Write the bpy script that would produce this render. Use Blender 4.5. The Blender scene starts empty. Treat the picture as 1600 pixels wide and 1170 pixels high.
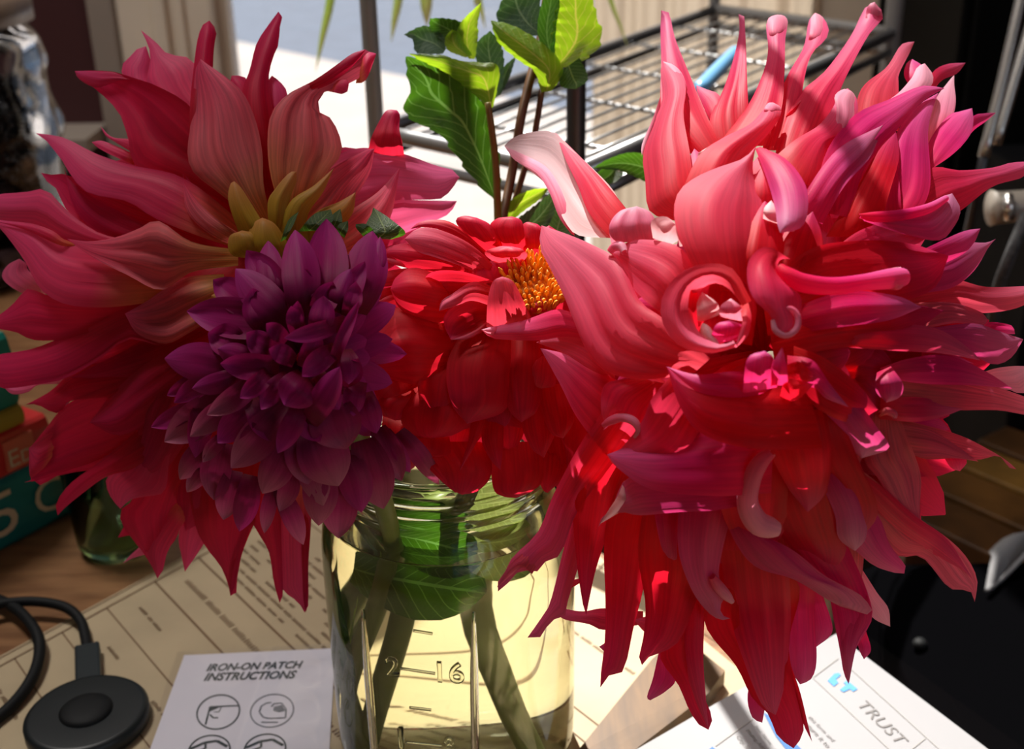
import bpy, bmesh, math, random
from mathutils import Vector, Matrix, Euler

sc = bpy.context.scene
COL = sc.collection
random.seed(7)
PI = math.pi

# ---------------------------------------------------------------- camera
F = 1900.0                      # focal length in pixels of the 1600 x 1170 frame
CAM_H = 0.36
PITCH = math.radians(24.0)
ROLL = math.radians(-1.2)
cam_d = bpy.data.cameras.new('camera')
cam_d.sensor_width = 36.0
cam_d.lens = F / 1600.0 * 36.0
cam_d.clip_start = 0.01
cam_d.clip_end = 300
cam_d.dof.use_dof = True
cam_d.dof.focus_distance = 0.40
cam_d.dof.aperture_fstop = 15.0
cam = bpy.data.objects.new('camera', cam_d)
COL.objects.link(cam)
CAM_M = (Matrix.Translation((0, 0, CAM_H)) @ Matrix.Rotation(PI / 2 - PITCH, 4, 'X')
         @ Matrix.Rotation(ROLL, 4, 'Z'))
cam.matrix_world = CAM_M
sc.camera = cam

# ---------------------------------------------------------------- light
sc.view_settings.view_transform = 'Standard'
sc.view_settings.look = 'None'
sc.view_settings.gamma = 1.0
sc.view_settings.use_curve_mapping = False
sc.view_settings.exposure = 0.0

world = bpy.data.worlds.new('sky')
sc.world = world
world.use_nodes = True
wn = world.node_tree
wn.nodes.clear()
wo = wn.nodes.new('ShaderNodeOutputWorld')
wb = wn.nodes.new('ShaderNodeBackground')
ws = wn.nodes.new('ShaderNodeTexSky')
ws.sky_type = 'HOSEK_WILKIE'
SUN_DIR = Vector((0.25, -1.0, -1.38)).normalized()        # the way the sunlight travels
ws.sun_direction = -SUN_DIR
ws.turbidity = 3.0
wb.inputs['Strength'].default_value = 0.8
wn.links.new(ws.outputs[0], wb.inputs['Color'])
wn.links.new(wb.outputs[0], wo.inputs['Surface'])

sun_d = bpy.data.lights.new('sun', 'SUN')
sun_d.energy = 11.0
sun_d.angle = math.radians(0.55)
sun_d.color = (1.0, 0.95, 0.87)
sun = bpy.data.objects.new('sun', sun_d)
COL.objects.link(sun)
sun.location = (-0.6, 3.0, 3.0)
sun.rotation_euler = (-SUN_DIR).to_track_quat('Z', 'Y').to_euler()

# added fill light behind the camera, brightening the front faces of the flowers
rw_d = bpy.data.lights.new('rear_fill_light', 'AREA')
rw_d.shape = 'RECTANGLE'
rw_d.size = 2.0
rw_d.size_y = 1.5
rw_d.energy = 9.0
rw_d.color = (0.84, 0.90, 1.0)
rw = bpy.data.objects.new('rear_fill_light', rw_d)
COL.objects.link(rw)
rw.location = (1.75, -1.7, 1.0)
rw.rotation_euler = (Vector((1.75, -1.7, 1.0)) - Vector((0.1, 0.4, 0.2))).to_track_quat('Z', 'Y').to_euler()

# added overhead fill above the left end of the table, brightening casing and paper
cl_d = bpy.data.lights.new('overhead_fill_light', 'AREA')
cl_d.shape = 'DISK'
cl_d.size = 0.5
cl_d.energy = 25.0
cl_d.color = (1.0, 0.95, 0.9)
clo = bpy.data.objects.new('overhead_fill_light', cl_d)
COL.objects.link(clo)
clo.location = (-0.75, 0.85, 2.1)
clo.rotation_euler = (Vector((-0.75, 0.85, 2.1)) - Vector((-0.3, 1.2, 0.1))).to_track_quat('Z', 'Y').to_euler()

# portal in the front window so that the sky light is sampled well
po_d = bpy.data.lights.new('window_portal', 'AREA')
po_d.shape = 'RECTANGLE'
po_d.size = 0.45
po_d.size_y = 3.1
po_d.cycles.is_portal = True
po = bpy.data.objects.new('window_portal', po_d)
COL.objects.link(po)
po.location = (-0.125, 1.56, 0.98)
po.rotation_euler = (-PI / 2, 0, 0)

cy = sc.cycles
cy.max_bounces = 14
cy.diffuse_bounces = 5
cy.glossy_bounces = 5
cy.transmission_bounces = 12
cy.transparent_max_bounces = 16
cy.sample_clamp_indirect = 6.0
cy.caustics_refractive = True
cy.caustics_reflective = False
cy.blur_glossy = 0.6
cy.use_denoising = True

# ---------------------------------------------------------------- helpers
ORI = CAM_M.translation.copy()
ROT = CAM_M.to_3x3()

def P(px, py, d):
    """The point of the room seen at a photo pixel, at depth d along the lens axis."""
    return CAM_M @ Vector(((px - 800) / F * d, -(py - 585) / F * d, -d))

def T(px, py, z=0.0):
    """The point of a horizontal plane (table, shelf, floor) seen at a photo pixel."""
    v = ROT @ Vector(((px - 800) / F, -(py - 585) / F, -1.0))
    return ORI + v * ((z - ORI.z) / v.z)

def link(name, me, mats, parent=None, smooth=True):
    o = bpy.data.objects.new(name, me)
    COL.objects.link(o)
    for m in (mats if isinstance(mats, (list, tuple)) else [mats]):
        me.materials.append(m)
    if smooth:
        me.polygons.foreach_set('use_smooth', [True] * len(me.polygons))
    if parent is not None:
        o.parent = parent
        o.matrix_parent_inverse = parent.matrix_world.inverted() if parent.parent is None else Matrix()
    return o

def empty(name, loc, label, cat, group=None):
    o = bpy.data.objects.new(name, None)
    o.empty_display_size = 0.02
    o.location = loc
    COL.objects.link(o)
    o.matrix_world = Matrix.Translation(loc)
    return tag(o, label, cat, group)

def tag(o, label, cat, group=None):
    o['label'] = label
    o['category'] = cat
    if group:
        o['group'] = group
    return o

def structure(o):
    o['kind'] = 'structure'
    return o

def mesh(verts, faces, name='m'):
    me = bpy.data.meshes.new(name)
    me.from_pydata([tuple(v) for v in verts], [], faces)
    me.update()
    return me

def bm_mesh(bm, name='m'):
    me = bpy.data.meshes.new(name)
    bm.normal_update()
    bm.to_mesh(me)
    bm.free()
    return me

def box_bm(bm, lo, hi, mat=None, bevel=0.0):
    r = bmesh.ops.create_cube(bm, size=1.0)
    c = [(a + b) / 2 for a, b in zip(lo, hi)]
    s = [b - a for a, b in zip(lo, hi)]
    M = Matrix.Translation(c) @ Matrix.Diagonal((*s, 1))
    bmesh.ops.transform(bm, matrix=M, verts=r['verts'])
    if bevel:
        es = list({e for v in r['verts'] for e in v.link_edges})
        q = bmesh.ops.bevel(bm, geom=es, offset=bevel, segments=2, affect='EDGES', profile=0.5)
        vs = list({v for f in q['faces'] for v in f.verts} | {v for v in r['verts'] if v.is_valid})
    else:
        vs = r['verts']
    if mat is not None:
        bmesh.ops.transform(bm, matrix=mat, verts=[v for v in vs if v.is_valid])
    return bm

def box(name, lo, hi, m, parent=None, mat=None, bevel=0.0):
    bm = box_bm(bmesh.new(), lo, hi, mat, bevel)
    return link(name, bm_mesh(bm, name), m, parent, smooth=False)

def catmull(pts, n):
    """n points evenly along a smooth curve through pts (tuples of any length)."""
    if len(pts) == 2:
        pts = [pts[0], tuple((a + b) / 2 for a, b in zip(*pts)), pts[1]]
    k = len(pts)
    dims = len(pts[0])
    out = []
    seg = 12
    for i in range(k - 1):
        p1, p2 = pts[i], pts[i + 1]
        p0 = pts[i - 1] if i else tuple(2 * a - b for a, b in zip(p1, p2))
        p3 = pts[i + 2] if i + 2 < k else tuple(2 * b - a for a, b in zip(p1, p2))
        for j in range(seg):
            t = j / seg
            out.append(tuple(0.5 * ((2 * p1[c]) + (p2[c] - p0[c]) * t
                       + (2 * p0[c] - 5 * p1[c] + 4 * p2[c] - p3[c]) * t * t
                       + (3 * p1[c] - p0[c] - 3 * p2[c] + p3[c]) * t ** 3) for c in range(dims)))
    out.append(tuple(pts[-1]))
    L = [0.0]
    for a, b in zip(out, out[1:]):
        L.append(L[-1] + math.dist(a[:2] if dims == 2 else a[:3], b[:2] if dims == 2 else b[:3]) + 1e-9)
    res = []
    j = 0
    for i in range(n):
        s = L[-1] * i / (n - 1)
        while j < len(L) - 2 and L[j + 1] < s:
            j += 1
        u = (s - L[j]) / (L[j + 1] - L[j])
        res.append(tuple(a + (b - a) * min(max(u, 0), 1) for a, b in zip(out[j], out[j + 1])))
    return res

def tube(name, pts, radii, m, parent=None, seg=8, n=None, caps=True, mdata=False):
    """Tube through world points; radii one number or one per point."""
    pts = [tuple(p) for p in pts]
    if not isinstance(radii, (list, tuple)):
        radii = [radii] * len(pts)
    n = n or max(2, (len(pts) - 1) * 5 + 1)
    if len(pts) == 2 and n <= 2:
        q = [tuple(p) + (r,) for p, r in zip(pts, radii)]
    else:
        q = catmull([tuple(p) + (r,) for p, r in zip(pts, radii)], n)
    V, Fc = [], []
    up = None
    for i, p in enumerate(q):
        a = Vector(q[max(i - 1, 0)][:3])
        b = Vector(q[min(i + 1, len(q) - 1)][:3])
        t = (b - a).normalized()
        if up is None:
            up = Vector((0, 0, 1)) if abs(t.z) < 0.9 else Vector((1, 0, 0))
        side = t.cross(up).normalized()
        up = side.cross(t).normalized()
        for k in range(seg):
            an = 2 * PI * k / seg
            V.append(Vector(p[:3]) + (side * math.cos(an) + up * math.sin(an)) * p[3])
    for i in range(len(q) - 1):
        for k in range(seg):
            k2 = (k + 1) % seg
            Fc.append((i * seg + k, i * seg + k2, (i + 1) * seg + k2, (i + 1) * seg + k))
    if caps:
        Fc.append(tuple(reversed(range(seg))))
        Fc.append(tuple(range((len(q) - 1) * seg, len(q) * seg)))
    me = mesh(V, Fc, name)
    if mdata:
        return me
    return link(name, me, m, parent)

def lathe(name, prof, m, parent=None, loc=(0, 0, 0), seg=48, closed=False):
    V, Fc = [], []
    k = len(prof)
    for i in range(seg):
        a = 2 * PI * i / seg
        for r, z in prof:
            V.append((loc[0] + r * math.cos(a), loc[1] + r * math.sin(a), loc[2] + z))
    for i in range(seg):
        j = (i + 1) % seg
        for q in range(k if closed else k - 1):
            q2 = (q + 1) % k
            Fc.append((i * k + q, j * k + q, j * k + q2, i * k + q2))
    me = mesh(V, Fc, name)
    bm = bmesh.new()
    bm.from_mesh(me)
    bmesh.ops.remove_doubles(bm, verts=bm.verts, dist=1e-6)
    bmesh.ops.recalc_face_normals(bm, faces=bm.faces)
    bm.to_mesh(me)
    bm.free()
    return link(name, me, m, parent)

def prism(name, poly, z0, z1, m, parent=None):
    """Extruded polygon; poly = world points whose x, y are used."""
    n = len(poly)
    V = [(p[0], p[1], z0) for p in poly] + [(p[0], p[1], z1) for p in poly]
    Fc = [tuple(range(n))[::-1], tuple(range(n, 2 * n))]
    Fc += [(i, (i + 1) % n, n + (i + 1) % n, n + i) for i in range(n)]
    me = mesh(V, Fc, name)
    bm = bmesh.new()
    bm.from_mesh(me)
    bmesh.ops.recalc_face_normals(bm, faces=bm.faces)
    bm.to_mesh(me)
    bm.free()
    return link(name, me, m, parent, smooth=False)

def text(name, body, p0, p1, m, parent=None, up=None, shear=0.0, bold=0.0, squash=1.0):
    """Flat lettering whose baseline runs from p0 to p1; up = normal of the page's text line."""
    cu = bpy.data.curves.new(name, 'FONT')
    cu.body = body
    cu.shear = shear
    cu.offset = bold
    cu.resolution_u = 3
    tmp = bpy.data.objects.new(name, cu)
    me = bpy.data.meshes.new_from_object(tmp)
    xs = [v.co.x for v in me.vertices]
    x0, x1 = min(xs), max(xs)
    X = (p1 - p0)
    s = X.length / (x1 - x0)
    X.normalize()
    N = Vector((0, 0, 1)) if up is None else up
    Y = N.cross(X).normalized()
    for v in me.vertices:
        c = v.co
        v.co = p0 + X * ((c.x - x0) * s) + Y * (c.y * s * squash)
    bpy.data.objects.remove(tmp)
    bpy.data.curves.remove(cu)
    me.name = name
    return link(name, me, m, parent, smooth=False)

# ---------------------------------------------------------------- materials
def new_mat(name):
    m = bpy.data.materials.new(name)
    m.use_nodes = True
    nt = m.node_tree
    nt.nodes.clear()
    out = nt.nodes.new('ShaderNodeOutputMaterial')
    return m, nt, out

def pbr(name, col, rough=0.5, metal=0.0, spec=0.5, noise=0.0, scale=20.0, stretch=(1, 1, 1), bump=0.0, col2=None, coat=0.0):
    m, nt, out = new_mat(name)
    b = nt.nodes.new('ShaderNodeBsdfPrincipled')
    b.inputs['Base Color'].default_value = (*col, 1)
    b.inputs['Roughness'].default_value = rough
    b.inputs['Metallic'].default_value = metal
    b.inputs['Specular IOR Level'].default_value = spec
    b.inputs['Coat Weight'].default_value = coat
    nt.links.new(b.outputs[0], out.inputs[0])
    if noise or bump or col2:
        tc = nt.nodes.new('ShaderNodeTexCoord')
        mp = nt.nodes.new('ShaderNodeMapping')
        mp.inputs['Scale'].default_value = stretch
        nz = nt.nodes.new('ShaderNodeTexNoise')
        nz.inputs['Scale'].default_value = scale
        nz.inputs['Detail'].default_value = 5
        nt.links.new(tc.outputs['Object'], mp.inputs[0])
        nt.links.new(mp.outputs[0], nz.inputs['Vector'])
        c2 = col2 or tuple(max(0, c * (1 - noise)) for c in col)
        mx = nt.nodes.new('ShaderNodeValToRGB')
        mx.color_ramp.elements[0].position = 0.35
        mx.color_ramp.elements[1].position = 0.65
        mx.color_ramp.elements[0].color = (*c2, 1)
        mx.color_ramp.elements[1].color = (*col, 1)
        nt.links.new(nz.outputs['Fac'], mx.inputs[0])
        nt.links.new(mx.outputs[0], b.inputs['Base Color'])
        if bump:
            bp = nt.nodes.new('ShaderNodeBump')
            bp.inputs['Strength'].default_value = bump
            bp.inputs['Distance'].default_value = 0.002
            nt.links.new(nz.outputs['Fac'], bp.inputs['Height'])
            nt.links.new(bp.outputs[0], b.inputs['Normal'])
    return m

def petal_mat(name, base, mid, tip, trans, p1=0.18, p2=0.5, p3=0.97, vein=0.26, tw=0.45, rough=0.5, sheen=0.0, vs=17.0):
    """Thin petal: reflects one colour, lets another through; veins run along its length."""
    m, nt, out = new_mat(name)
    uv = nt.nodes.new('ShaderNodeUVMap')
    uv.uv_map = 'uv'
    sep = nt.nodes.new('ShaderNodeSeparateXYZ')
    nt.links.new(uv.outputs[0], sep.inputs[0])
    rp = nt.nodes.new('ShaderNodeValToRGB')
    e = rp.color_ramp.elements
    e[0].position = p1
    e[0].color = (*base, 1)
    e[1].position = p3
    e[1].color = (*tip, 1)
    q = e.new(p2)
    q.color = (*mid, 1)
    nt.links.new(sep.outputs['Y'], rp.inputs[0])
    oi = nt.nodes.new('ShaderNodeObjectInfo')
    mp = nt.nodes.new('ShaderNodeMapping')
    mp.inputs['Scale'].default_value = (vs, 1.3, 1)
    nt.links.new(uv.outputs[0], mp.inputs[0])
    cb = nt.nodes.new('ShaderNodeCombineXYZ')
    mu = nt.nodes.new('ShaderNodeMath')
    mu.operation = 'MULTIPLY'
    mu.inputs[1].default_value = 37.0
    nt.links.new(oi.outputs['Random'], mu.inputs[0])
    nt.links.new(mu.outputs[0], cb.inputs['X'])
    nt.links.new(mu.outputs[0], cb.inputs['Y'])
    nt.links.new(cb.outputs[0], mp.inputs['Location'])
    nz = nt.nodes.new('ShaderNodeTexNoise')
    nz.inputs['Scale'].default_value = 1.0
    nz.inputs['Detail'].default_value = 3
    nz.inputs['Roughness'].default_value = 0.6
    nt.links.new(mp.outputs[0], nz.inputs['Vector'])
    mr = nt.nodes.new('ShaderNodeMapRange')
    mr.inputs['From Min'].default_value = 0.3
    mr.inputs['From Max'].default_value = 0.7
    mr.inputs['To Min'].default_value = 1.0 - vein * 0.6
    mr.inputs['To Max'].default_value = 1.0 + vein * 0.35
    nt.links.new(nz.outputs['Fac'], mr.inputs['Value'])
    def times(sock):
        x = nt.nodes.new('ShaderNodeVectorMath')
        x.operation = 'MULTIPLY'
        nt.links.new(sock, x.inputs[0])
        nt.links.new(mr.outputs[0], x.inputs[1])
        return x.outputs[0]
    b = nt.nodes.new('ShaderNodeBsdfPrincipled')
    b.inputs['Roughness'].default_value = rough
    b.inputs['Specular IOR Level'].default_value = 0.18
    b.inputs['Sheen Weight'].default_value = sheen
    b.inputs['Sheen Roughness'].default_value = 0.4
    b.inputs['Sheen Tint'].default_value = (0.8, 0.7, 1.0, 1)
    nt.links.new(times(rp.outputs[0]), b.inputs['Base Color'])
    bp = nt.nodes.new('ShaderNodeBump')
    bp.inputs['Strength'].default_value = 0.2
    bp.inputs['Distance'].default_value = 0.0004
    nt.links.new(nz.outputs['Fac'], bp.inputs['Height'])
    nt.links.new(bp.outputs[0], b.inputs['Normal'])
    tr = nt.nodes.new('ShaderNodeBsdfTranslucent')
    mt = nt.nodes.new('ShaderNodeMixRGB')
    mt.blend_type = 'MIX'
    mt.inputs[0].default_value = 0.72
    mt.inputs[2].default_value = (*trans, 1)
    nt.links.new(rp.outputs[0], mt.inputs[1])
    nt.links.new(times(mt.outputs[0]), tr.inputs['Color'])
    mx = nt.nodes.new('ShaderNodeMixShader')
    mx.inputs[0].default_value = tw
    nt.links.new(b.outputs[0], mx.inputs[1])
    nt.links.new(tr.outputs[0], mx.inputs[2])
    nt.links.new(mx.outputs[0], out.inputs[0])
    return m

def leaf_mat(name, col, veincol, trans, tw=0.4):
    m, nt, out = new_mat(name)
    uv = nt.nodes.new('ShaderNodeUVMap')
    uv.uv_map = 'uv'
    sep = nt.nodes.new('ShaderNodeSeparateXYZ')
    nt.links.new(uv.outputs[0], sep.inputs[0])
    def math_(op, a, b=None, c=None):
        n = nt.nodes.new('ShaderNodeMath')
        n.operation = op
        for i, v in enumerate((a, b, c)):
            if v is None:
                continue
            if isinstance(v, (int, float)):
                n.inputs[i].default_value = v
            else:
                nt.links.new(v, n.inputs[i])
        return n.outputs[0]
    du = math_('ABSOLUTE', math_('SUBTRACT', sep.outputs['X'], 0.5))
    mid = math_('LESS_THAN', du, 0.022)
    k = math_('FRACT', math_('ADD', math_('MULTIPLY', sep.outputs['Y'], 9.5), math_('MULTIPLY', du, -5.0)))
    side = math_('LESS_THAN', k, 0.09)
    nz = nt.nodes.new('ShaderNodeTexNoise')
    nz.inputs['Scale'].default_value = 30
    mp = nt.nodes.new('ShaderNodeMapping')
    nt.links.new(uv.outputs[0], mp.inputs[0])
    nt.links.new(mp.outputs[0], nz.inputs['Vector'])
    vein = math_('MAXIMUM', mid, math_('MULTIPLY', side, 0.75))
    cmix = nt.nodes.new('ShaderNodeMixRGB')
    cmix.inputs[1].default_value = (*col, 1)
    cmix.inputs[2].default_value = (*veincol, 1)
    nt.links.new(vein, cmix.inputs[0])
    b = nt.nodes.new('ShaderNodeBsdfPrincipled')
    b.inputs['Roughness'].default_value = 0.42
    nt.links.new(cmix.outputs[0], b.inputs['Base Color'])
    bp = nt.nodes.new('ShaderNodeBump')
    bp.inputs['Strength'].default_value = 0.5
    bp.inputs['Distance'].default_value = 0.001
    nt.links.new(math_('ADD', math_('MULTIPLY', vein, -1.0), nz.outputs['Fac']), bp.inputs['Height'])
    nt.links.new(bp.outputs[0], b.inputs['Normal'])
    tr = nt.nodes.new('ShaderNodeBsdfTranslucent')
    tmix = nt.nodes.new('ShaderNodeMixRGB')
    tmix.inputs[1].default_value = (*trans, 1)
    tmix.inputs[2].default_value = (*[min(1, c * 1.7 + 0.1) for c in trans], 1)
    nt.links.new(vein, tmix.inputs[0])
    nt.links.new(tmix.outputs[0], tr.inputs['Color'])
    mx = nt.nodes.new('ShaderNodeMixShader')
    mx.inputs[0].default_value = tw
    nt.links.new(b.outputs[0], mx.inputs[1])
    nt.links.new(tr.outputs[0], mx.inputs[2])
    nt.links.new(mx.outputs[0], out.inputs[0])
    return m

def glass_mat(name, col=(1, 1, 1), ior=1.45, rough=0.0):
    m, nt, out = new_mat(name)
    g = nt.nodes.new('ShaderNodeBsdfGlass')
    g.inputs['Color'].default_value = (*col, 1)
    g.inputs['IOR'].default_value = ior
    g.inputs['Roughness'].default_value = rough
    nt.links.new(g.outputs[0], out.inputs[0])
    return m

def pane_mat(name, tint=(1, 1, 1), ior=1.45, rough=0.02, mixmin=0.0):
    """Thin flat glass or film: straight-through light plus mirror reflection by Fresnel."""
    m, nt, out = new_mat(name)
    t = nt.nodes.new('ShaderNodeBsdfTransparent')
    t.inputs[0].default_value = (*tint, 1)
    g = nt.nodes.new('ShaderNodeBsdfGlossy')
    g.inputs['Roughness'].default_value = rough
    lw = nt.nodes.new('ShaderNodeLayerWeight')
    lw.inputs['Blend'].default_value = 0.5
    pw = nt.nodes.new('ShaderNodeMath')
    pw.operation = 'POWER'
    pw.inputs[1].default_value = 4.0
    nt.links.new(lw.outputs['Facing'], pw.inputs[0])
    ad = nt.nodes.new('ShaderNodeMath')
    ad.operation = 'MULTIPLY_ADD'
    ad.inputs[1].default_value = 0.7
    ad.inputs[2].default_value = 0.04 + mixmin
    nt.links.new(pw.outputs[0], ad.inputs[0])
    mx = nt.nodes.new('ShaderNodeMixShader')
    nt.links.new(ad.outputs[0], mx.inputs[0])
    nt.links.new(t.outputs[0], mx.inputs[1])
    nt.links.new(g.outputs[0], mx.inputs[2])
    nt.links.new(mx.outputs[0], out.inputs[0])
    return m
# ================================================================ the room
M_maroon = pbr('maroon_paint', (0.055, 0.012, 0.014), 0.6)
M_wallp = pbr('cream_wall_paint', (0.55, 0.47, 0.38), 0.7)
M_cream = pbr('cream_gloss_paint', (0.80, 0.70, 0.57), 0.45, noise=0.08, scale=9)
M_taupe = pbr('taupe_paint', (0.30, 0.25, 0.21), 0.6)
M_ceil = pbr('ceiling_paint', (0.6, 0.56, 0.5), 0.8)
M_floorw = pbr('floor_board', (0.30, 0.13, 0.035), 0.35, col2=(0.17, 0.065, 0.018), scale=6, stretch=(1, 14, 1), bump=0.1)
M_black = pbr('black_vinyl', (0.0016, 0.0016, 0.002), 0.95, spec=0.0)
M_blackw = pbr('black_lacquer', (0.002, 0.002, 0.002), 0.7, spec=0.05)
M_sill = pbr('white_sill_paint', (0.8, 0.78, 0.76), 0.4)

WY = 1.62                      # inner face of the window wall
FZ = -0.72                     # floor
OX0, OX1, OZ0, OZ1 = -0.375, 0.40, -0.62, 2.6

def wall_piece(name, lo, hi, m):
    return structure(box(name, lo, hi, m))

wall = bmesh.new()
box_bm(wall, (-1.9, WY, FZ), (OX0, WY + 0.05, 2.9))
box_bm(wall, (OX1, WY, FZ), (2.4, WY + 0.05, 2.9))
box_bm(wall, (OX0, WY, OZ1), (OX1, WY + 0.05, 2.9))
box_bm(wall, (OX0, WY, FZ), (OX1, WY + 0.006, OZ0))
structure(link('wall_front', bm_mesh(wall), M_maroon, smooth=False))
wall_piece('wall_left', (-2.0, -2.6, FZ), (-1.9, WY + 0.05, 2.9), M_wallp)
wall_piece('wall_right', (2.4, -2.6, FZ), (2.5, WY + 0.05, 2.9), M_maroon)
rear = bmesh.new()
box_bm(rear, (-1.9, -2.7, FZ), (0.3, -2.6, 2.9))
box_bm(rear, (1.9, -2.7, FZ), (2.4, -2.6, 2.9))
box_bm(rear, (0.3, -2.7, FZ), (1.9, -2.6, 0.4))
box_bm(rear, (0.3, -2.7, 1.7), (1.9, -2.6, 2.9))
structure(link('wall_rear', bm_mesh(rear), M_wallp, smooth=False))
wall_piece('ceiling', (-2.0, -2.7, 2.9), (2.5, WY + 0.05, 2.3), M_ceil)
floor = wall_piece('floor', (-2.0, -2.7, FZ - 0.08), (2.5, WY + 0.05, FZ), M_floorw)
# boards laid over the sub-floor, each with its own edges (only the patch that shows)
M_board = [pbr('oak_board_%d' % i, c, 0.32, col2=tuple(x * 0.6 for x in c), scale=5, stretch=(16, 1.2, 1))
           for i, c in enumerate([(0.30, 0.125, 0.03), (0.24, 0.095, 0.024), (0.36, 0.16, 0.045)])]
ba = Matrix.Rotation(math.radians(-24), 4, 'Z')
for i in range(11):
    for j in range(2):
        o = box('board', (-0.74 + j * 1.0 + (i % 3) * 0.13, -0.46 + i * 0.085, 0), (0.255 + j * 1.0 + (i % 3) * 0.13, -0.379 + i * 0.085, 0.012 + 0.001 * (i % 2)),
                M_board[(i * 2 + j) % 3], floor, Matrix.Translation((1.15, 1.05, FZ)) @ ba)

# window: casing trims, frame, panes
def trim(n, lo, hi, m):
    return structure(box('trim_%d' % n, lo, hi, m, bevel=0.004))
trim(1, (OX0 - 0.118, WY - 0.022, FZ), (OX0 + 0.004, WY, 2.7), M_cream)
trim(2, (OX0 - 0.07, WY - 0.034, FZ), (OX0 - 0.052, WY - 0.022, 2.7), M_cream)
trim(3, (OX0 - 0.040, WY - 0.030, FZ), (OX0 - 0.030, WY - 0.022, 2.7), M_cream)
trim(4, (OX0 - 0.152, WY - 0.030, FZ), (OX0 - 0.118, WY, 2.7), M_taupe)
trim(5, (OX1 - 0.004, WY - 0.022, FZ), (OX1 + 0.12, WY, 2.7), M_cream)
win = structure(box('window_1', (OX0, WY + 0.006, OZ0), (OX0 + 0.018, WY + 0.040, OZ1), M_cream))
box('frame_side', (OX1 - 0.018, WY + 0.006, OZ0), (OX1, WY + 0.040, OZ1), M_cream, win)
box('frame_head', (OX0 + 0.018, WY + 0.006, OZ1 - 0.03), (OX1 - 0.018, WY + 0.040, OZ1), M_cream, win)
box('frame_foot', (OX0 + 0.018, WY + 0.006, OZ0), (OX1 - 0.018, WY + 0.040, OZ0 + 0.03), M_cream, win)
box('pane', (OX0 + 0.018, WY + 0.020, OZ0 + 0.03), (OX1 - 0.018, WY + 0.023, OZ1 - 0.03), pane_mat('window_glass'), win)

# cream curtain drawn over the right part of the window, in soft vertical folds
m, nt, out = new_mat('cream_curtain')
d_ = nt.nodes.new('ShaderNodeBsdfDiffuse')
d_.inputs[0].default_value = (0.62, 0.53, 0.43, 1)
t_ = nt.nodes.new('ShaderNodeBsdfTranslucent')
t_.inputs[0].default_value = (0.55, 0.46, 0.36, 1)
x_ = nt.nodes.new('ShaderNodeMixShader')
x_.inputs[0].default_value = 0.5
nt.links.new(d_.outputs[0], x_.inputs[1])
nt.links.new(t_.outputs[0], x_.inputs[2])
nt.links.new(x_.outputs[0], out.inputs[0])
V, Fc = [], []
NX = 90
for i in range(NX):
    u = i / (NX - 1)
    x = 0.112 + 0.285 * u
    for j in range(2):
        V.append((x, WY - 0.035 + 0.011 * math.sin(u * 34) * (0.6 + 0.4 * math.sin(u * 9)) + 0.004 * math.sin(u * 71), -0.60 + 3.25 * j))
for i in range(NX - 1):
    Fc.append((2 * i, 2 * i + 2, 2 * i + 3, 2 * i + 1))
tag(link('curtain', mesh(V, Fc, 'curtain'), m), 'cream curtain hanging in soft folds over the right part of the window', 'curtain')
rod = tube('curtain_rod', [(-0.5, WY - 0.035, 2.66), (0.6, WY - 0.035, 2.66)], 0.010, M_taupe, None, 10)
tag(rod, 'taupe rod carrying the cream curtain above the window', 'curtain rod')

# outside: sunlit pavement, a road with its shade in the colour, a pale house front
M_pave = pbr('pale_concrete', (0.42, 0.385, 0.375), 0.85, noise=0.12, scale=3)
M_road = pbr('shade_blue_asphalt', (0.11, 0.14, 0.205), 0.9, noise=0.15, scale=5)  # blue-grey shade over the road put into its colour
OG = -0.95
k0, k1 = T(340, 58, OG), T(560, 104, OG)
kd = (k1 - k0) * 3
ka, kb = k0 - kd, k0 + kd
structure(prism('pavement_outside', [(-16, WY + 0.16), (16, WY + 0.16), (kb.x, kb.y), (ka.x, ka.y)], OG - 0.2, OG, M_pave))
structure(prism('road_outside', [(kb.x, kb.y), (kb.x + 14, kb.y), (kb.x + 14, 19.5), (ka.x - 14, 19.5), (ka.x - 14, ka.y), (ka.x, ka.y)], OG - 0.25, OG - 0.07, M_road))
kerb = structure(box('kerb_outside', (-40, 19, OG - 0.2), (40, 24, OG + 0.03), pbr('far_pavement', (0.22, 0.24, 0.27), 0.9)))
M_house = pbr('pale_house_paint', (0.5, 0.52, 0.55), 0.8)
ho = structure(box('house_outside', (-20, 24, OG - 0.2), (20, 30, 6.5), M_house))

# ================================================================ table
tedge = T(1095, 955), T(1490, 1190)
xr = (tedge[1] - tedge[0])
def along(y):
    return tedge[0].x + xr.x * (y - tedge[0].y) / xr.y
M_wood = pbr('table_wood', (0.30, 0.15, 0.065), 0.38, col2=(0.17, 0.075, 0.03), scale=7, stretch=(3, 16, 3), bump=0.12)
TB = 1.22
tab = empty('table', (0.0, 0.4, FZ), 'brown wooden table by the window with a printed paper spread over it', 'table')
prism('tabletop', [(-0.85, -0.1), (along(-0.1), -0.1), (along(0.60), 0.60), (-0.16, 0.63), (-0.24, TB), (-0.85, TB)], -0.035, -0.0006, M_wood, tab)
for (x, y) in ((-0.78, 0.0), (-0.78, TB - 0.07), (-0.34, TB - 0.08), (0.20, -0.02), (along(0.58) - 0.06, 0.55)):
    box('leg', (x - 0.025, y - 0.025, FZ), (x + 0.025, y + 0.025, -0.035), M_wood, tab, bevel=0.003)

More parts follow.
